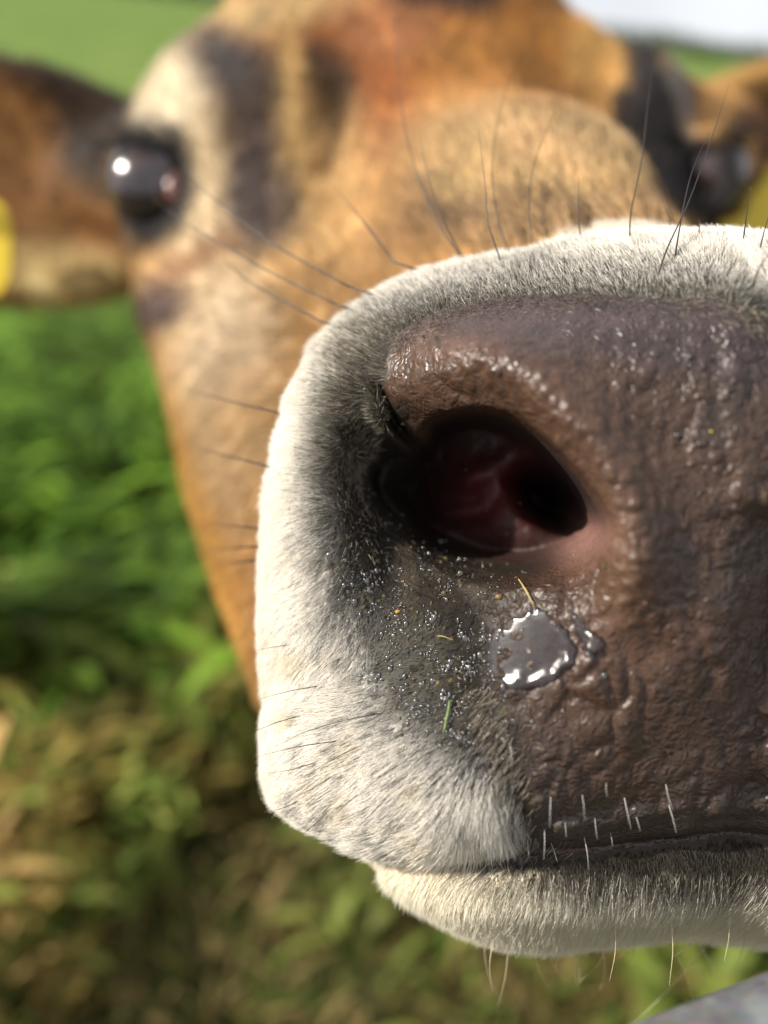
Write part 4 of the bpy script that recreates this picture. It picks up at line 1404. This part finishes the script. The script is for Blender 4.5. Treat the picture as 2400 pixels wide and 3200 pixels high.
tag(gate, 'grey galvanised tubular steel gate below the cow chin', 'gate')
def gate_tube(name, a, b_, r_, seg=2, sides=32):
    path = [np.array(a) + (np.array(b_) - np.array(a)) * k / seg for k in range(seg + 1)]
    v, f = tube(path, [r_] * (seg + 1), sides)
    v = np.array(v) - np.array(gate.location)
    o = mesh_obj(name, v, f, zinc, gate)
    return o
A0, A1 = ax0 - gd * 1.6, ax0 + gd * 1.4
for k, dz in enumerate((0, -.16, -.30, -.42, -.53, -.63)):
    off = Vector((0, 0, dz))
    gate_tube('rail', A0 + off, A1 + off, RR if k == 0 else .016, 2, 40)
for q in (A0, A1, ax0 - gd * 0.5):
    gate_tube('upright', q + Vector((0, 0, -.015)), q + Vector((0, 0, -.66)), .0175)
for q, nm in ((A0 - gd * .07, 'steel gate post standing left of the gate, out past the cow'), (A1 + gd * .07, 'steel gate post standing right of the gate, out past the cow')):
    v, f = tube([(q.x, q.y, -.1), (q.x, q.y, 1.05), (q.x, q.y, 1.07)], [.045, .045, .03], 24)
    o = mesh_obj('gate_post', v, f, zinc)
    tag(o, nm, 'post', 'posts of the steel gate')

# ------------------------------------------------------------------ undergrowth and grass (stuff)
leaf_m, n, l, b = new_mat('leaf')
ac = attr(n, 'leaf_colour')
l.new(ac.outputs['Color'], b.inputs['Base Color'])
b.inputs['Roughness'].default_value = 0.6
b.inputs['Specular IOR Level'].default_value = 0.15
tr = n.new('ShaderNodeBsdfTranslucent')
ms = n.new('ShaderNodeMixShader')
ms.inputs['Fac'].default_value = 0.3
l.new(ac.outputs['Color'], tr.inputs['Color'])
l.new(b.outputs['BSDF'], ms.inputs[1])
l.new(tr.outputs['BSDF'], ms.inputs[2])
l.new(ms.outputs['Shader'], n['Material Output'].inputs['Surface'])
def leaves(name, label, cat, base, hgt, length, width, dirs, cols, nseg=4):
    """curved leaf blades: base (N,3), hgt lift of the leaf root, dirs horizontal unit + lift"""
    N = len(base)
    t = np.linspace(0, 1, nseg + 1)
    prof = np.sin(np.pi * np.clip(0.12 + 0.88 * t, 0, 1)) ** 0.8
    prof[-1] = 0.02
    hd = dirs[:, :2] / (np.linalg.norm(dirs[:, :2], axis=1)[:, None] + 1e-9)
    side = np.stack([-hd[:, 1], hd[:, 0], np.zeros(N)], 1)
    verts = []
    for k, tk in enumerate(t):
        c = base + np.array((0, 0, 1)) * hgt[:, None] + dirs * (length * tk)[:, None] - np.array((0, 0, 1)) * (0.45 * length * tk ** 2)[:, None]
        wv = side * (0.5 * width * prof[k])[:, None]
        verts += [c - wv, c + wv]
    Vv = np.stack(verts, 1)                       # N, 2(nseg+1), 3
    nv = Vv.shape[1]
    fq = np.array([(2 * k, 2 * k + 1, 2 * k + 3, 2 * k + 2) for k in range(nseg)])
    fa = (np.arange(N)[:, None, None] * nv + fq[None]).reshape(-1, 4)
    me = bpy.data.meshes.new(name)
    me.vertices.add(N * nv)
    me.vertices.foreach_set('co', Vv.astype(np.float32).ravel())
    me.loops.add(len(fa) * 4)
    me.loops.foreach_set('vertex_index', fa.astype(np.int32).ravel())
    me.polygons.add(len(fa))
    me.polygons.foreach_set('loop_start', np.arange(0, len(fa) * 4, 4, dtype=np.int32))
    me.polygons.foreach_set('use_smooth', np.ones(len(fa), bool))
    me.update(calc_edges=True)
    at = me.attributes.new('leaf_colour', 'FLOAT_COLOR', 'POINT')
    cc = np.repeat(np.clip(cols, .003, .9), nv, axis=0)
    at.data.foreach_set('color', np.concatenate([cc, np.ones((len(cc), 1))], 1).astype(np.float32).ravel())
    me.materials.append(leaf_m)
    o = bpy.data.objects.new(name, me)
    COL.objects.link(o)
    tag(o, label, cat, None, 'stuff')
def scatter(N, y0, y1, pw=1.0):
    y = y0 + (y1 - y0) * rng.random(N) ** pw
    x = (rng.random(N) * 2 - 1) * (0.7 + 0.75 * np.maximum(y, 0.2))
    keep = ~((np.abs(x - BX) < 0.32) & (y > 1.0) & (y < 2.5))
    return x[keep], y[keep]
def mixc(a, b, t):
    return np.array(a) + (np.array(b) - np.array(a)) * t[:, None]
# broad green leaves (nettle and dock) growing in clumps
x, y = scatter(18000, 0.95, 6.0, 1.4)
cl = fbm(x * 3.2, y * 2.4, o=3)
k = cl + 0.6 * rng.random(len(x)) > -0.05
x, y, cl = x[k], y[k], cl[k]
N = len(x)
hg = (0.06 + 0.30 * np.clip(cl + .3, 0, 1)) * rng.random(N) ** 0.6
th = rng.random(N) * 2 * np.pi
el_ = 0.1 + 0.7 * rng.random(N)
dirs = np.stack([np.cos(th) * np.cos(el_), np.sin(th) * np.cos(el_), np.sin(el_)], 1)
g = rng.random(N)
cols = mixc((0.045, 0.115, 0.008), (0.19, 0.32, 0.030), g) * (0.7 + 0.6 * rng.random(N))[:, None]
ol = sstep(1.2, 0.85, y) * (rng.random(N) < .75)
cols = cols + (mixc((0.10, 0.10, 0.020), (0.18, 0.12, 0.045), rng.random(N)) - cols) * ol[:, None]
cols *= ((0.62 + 0.48 * sstep(1.1, 2.2, y)) * np.clip(0.9 + 0.8 * vnoise(x * 3.6, y * 3.0), 0.25, 1.7))[:, None]
leaves('undergrowth', 'dark green broad-leaved weeds growing behind the cow', 'weeds', np.stack([x, y, ground_h(x, y)], 1), hg, 0.09 + 0.12 * rng.random(N), 0.016 + 0.026 * rng.random(N), dirs, cols)
# tired olive and brown plants by the gate
x, y = scatter(10000, -0.2, 1.2, 0.9)
cl = fbm(x * 3.6 + 9, y * 3.6, o=3)
k = cl + 0.5 * rng.random(len(x)) > 0.0
x, y, cl = x[k], y[k], cl[k]
N = len(x)
hg = (0.03 + 0.22 * np.clip(cl + .3, 0, 1)) * rng.random(N) ** 0.6
th = rng.random(N) * 2 * np.pi
el_ = 0.2 + 0.9 * rng.random(N)
dirs = np.stack([np.cos(th) * np.cos(el_), np.sin(th) * np.cos(el_), np.sin(el_)], 1)
hue = vnoise(x * 3.3 + 3, y * 3.3) + .35 * vnoise(x * 9, y * 9)
cols = mixc((0.18, 0.165, 0.028), (0.32, 0.20, 0.08), np.clip(hue * 1.3, 0, 1))
grn = (hue < 0.12) | (rng.random(N) < .35)
cols[grn] = mixc((0.08, 0.12, 0.020), (0.24, 0.26, 0.06), rng.random(N))[grn]
cols *= (0.65 + 0.6 * rng.random(N))[:, None]
cols *= (1.6 * np.clip(0.85 + 0.95 * vnoise(x * 6.5, y * 6.5), 0.22, 1.8))[:, None]
leaves('dry_plants', 'olive and brown withering plants on the ground below the muzzle', 'plants', np.stack([x, y, ground_h(x, y)], 1), hg, 0.05 + 0.08 * rng.random(N), 0.008 + 0.018 * rng.random(N), dirs, cols)
# meadow grass
x, y = scatter(42000, -0.3, 14.0, 1.7)
N = len(x)
th = rng.random(N) * 2 * np.pi
el_ = 0.7 + 0.7 * rng.random(N)
dirs = np.stack([np.cos(th) * np.cos(el_), np.sin(th) * np.cos(el_), np.sin(el_)], 1)
cols = mixc((0.05, 0.10, 0.014), (0.13, 0.18, 0.03), rng.random(N))
nearc = sstep(1.8, 0.9, y) * (rng.random(N) < .8)
cols = cols + (mixc((0.12, 0.11, 0.025), (0.24, 0.17, 0.07), rng.random(N)) - cols) * nearc[:, None]
leaves('meadow_grass', 'short green grass covering the field', 'grass', np.stack([x, y, ground_h(x, y)], 1), np.zeros(N), 0.06 + 0.10 * rng.random(N), 0.004 + 0.006 * rng.random(N) + 0.001 * y, dirs, cols, 3)
# dark hedge along the brow of the hill
N = 9000
x = rng.uniform(-40, 130, N)
y = 92 + rng.normal(size=N) * 1.2
hz = ground_h(x, y)
th = rng.random(N) * 2 * np.pi
el_ = rng.random(N) * 1.2
dirs = np.stack([np.cos(th) * np.cos(el_), np.sin(th) * np.cos(el_), np.sin(el_)], 1)
leaves('hedge', 'dark hedge along the brow of the hill under the sky', 'hedge', np.stack([x, y, hz], 1), 2.0 * rng.random(N) * (0.7 + .4 * vnoise(x * .2, y)), 0.6 + 0.6 * rng.random(N), 0.4 + .3 * rng.random(N), dirs, mixc((0.05, 0.09, 0.02), (0.10, 0.13, 0.035), rng.random(N)), 2)
print('done', round(time.time() - T0, 1))
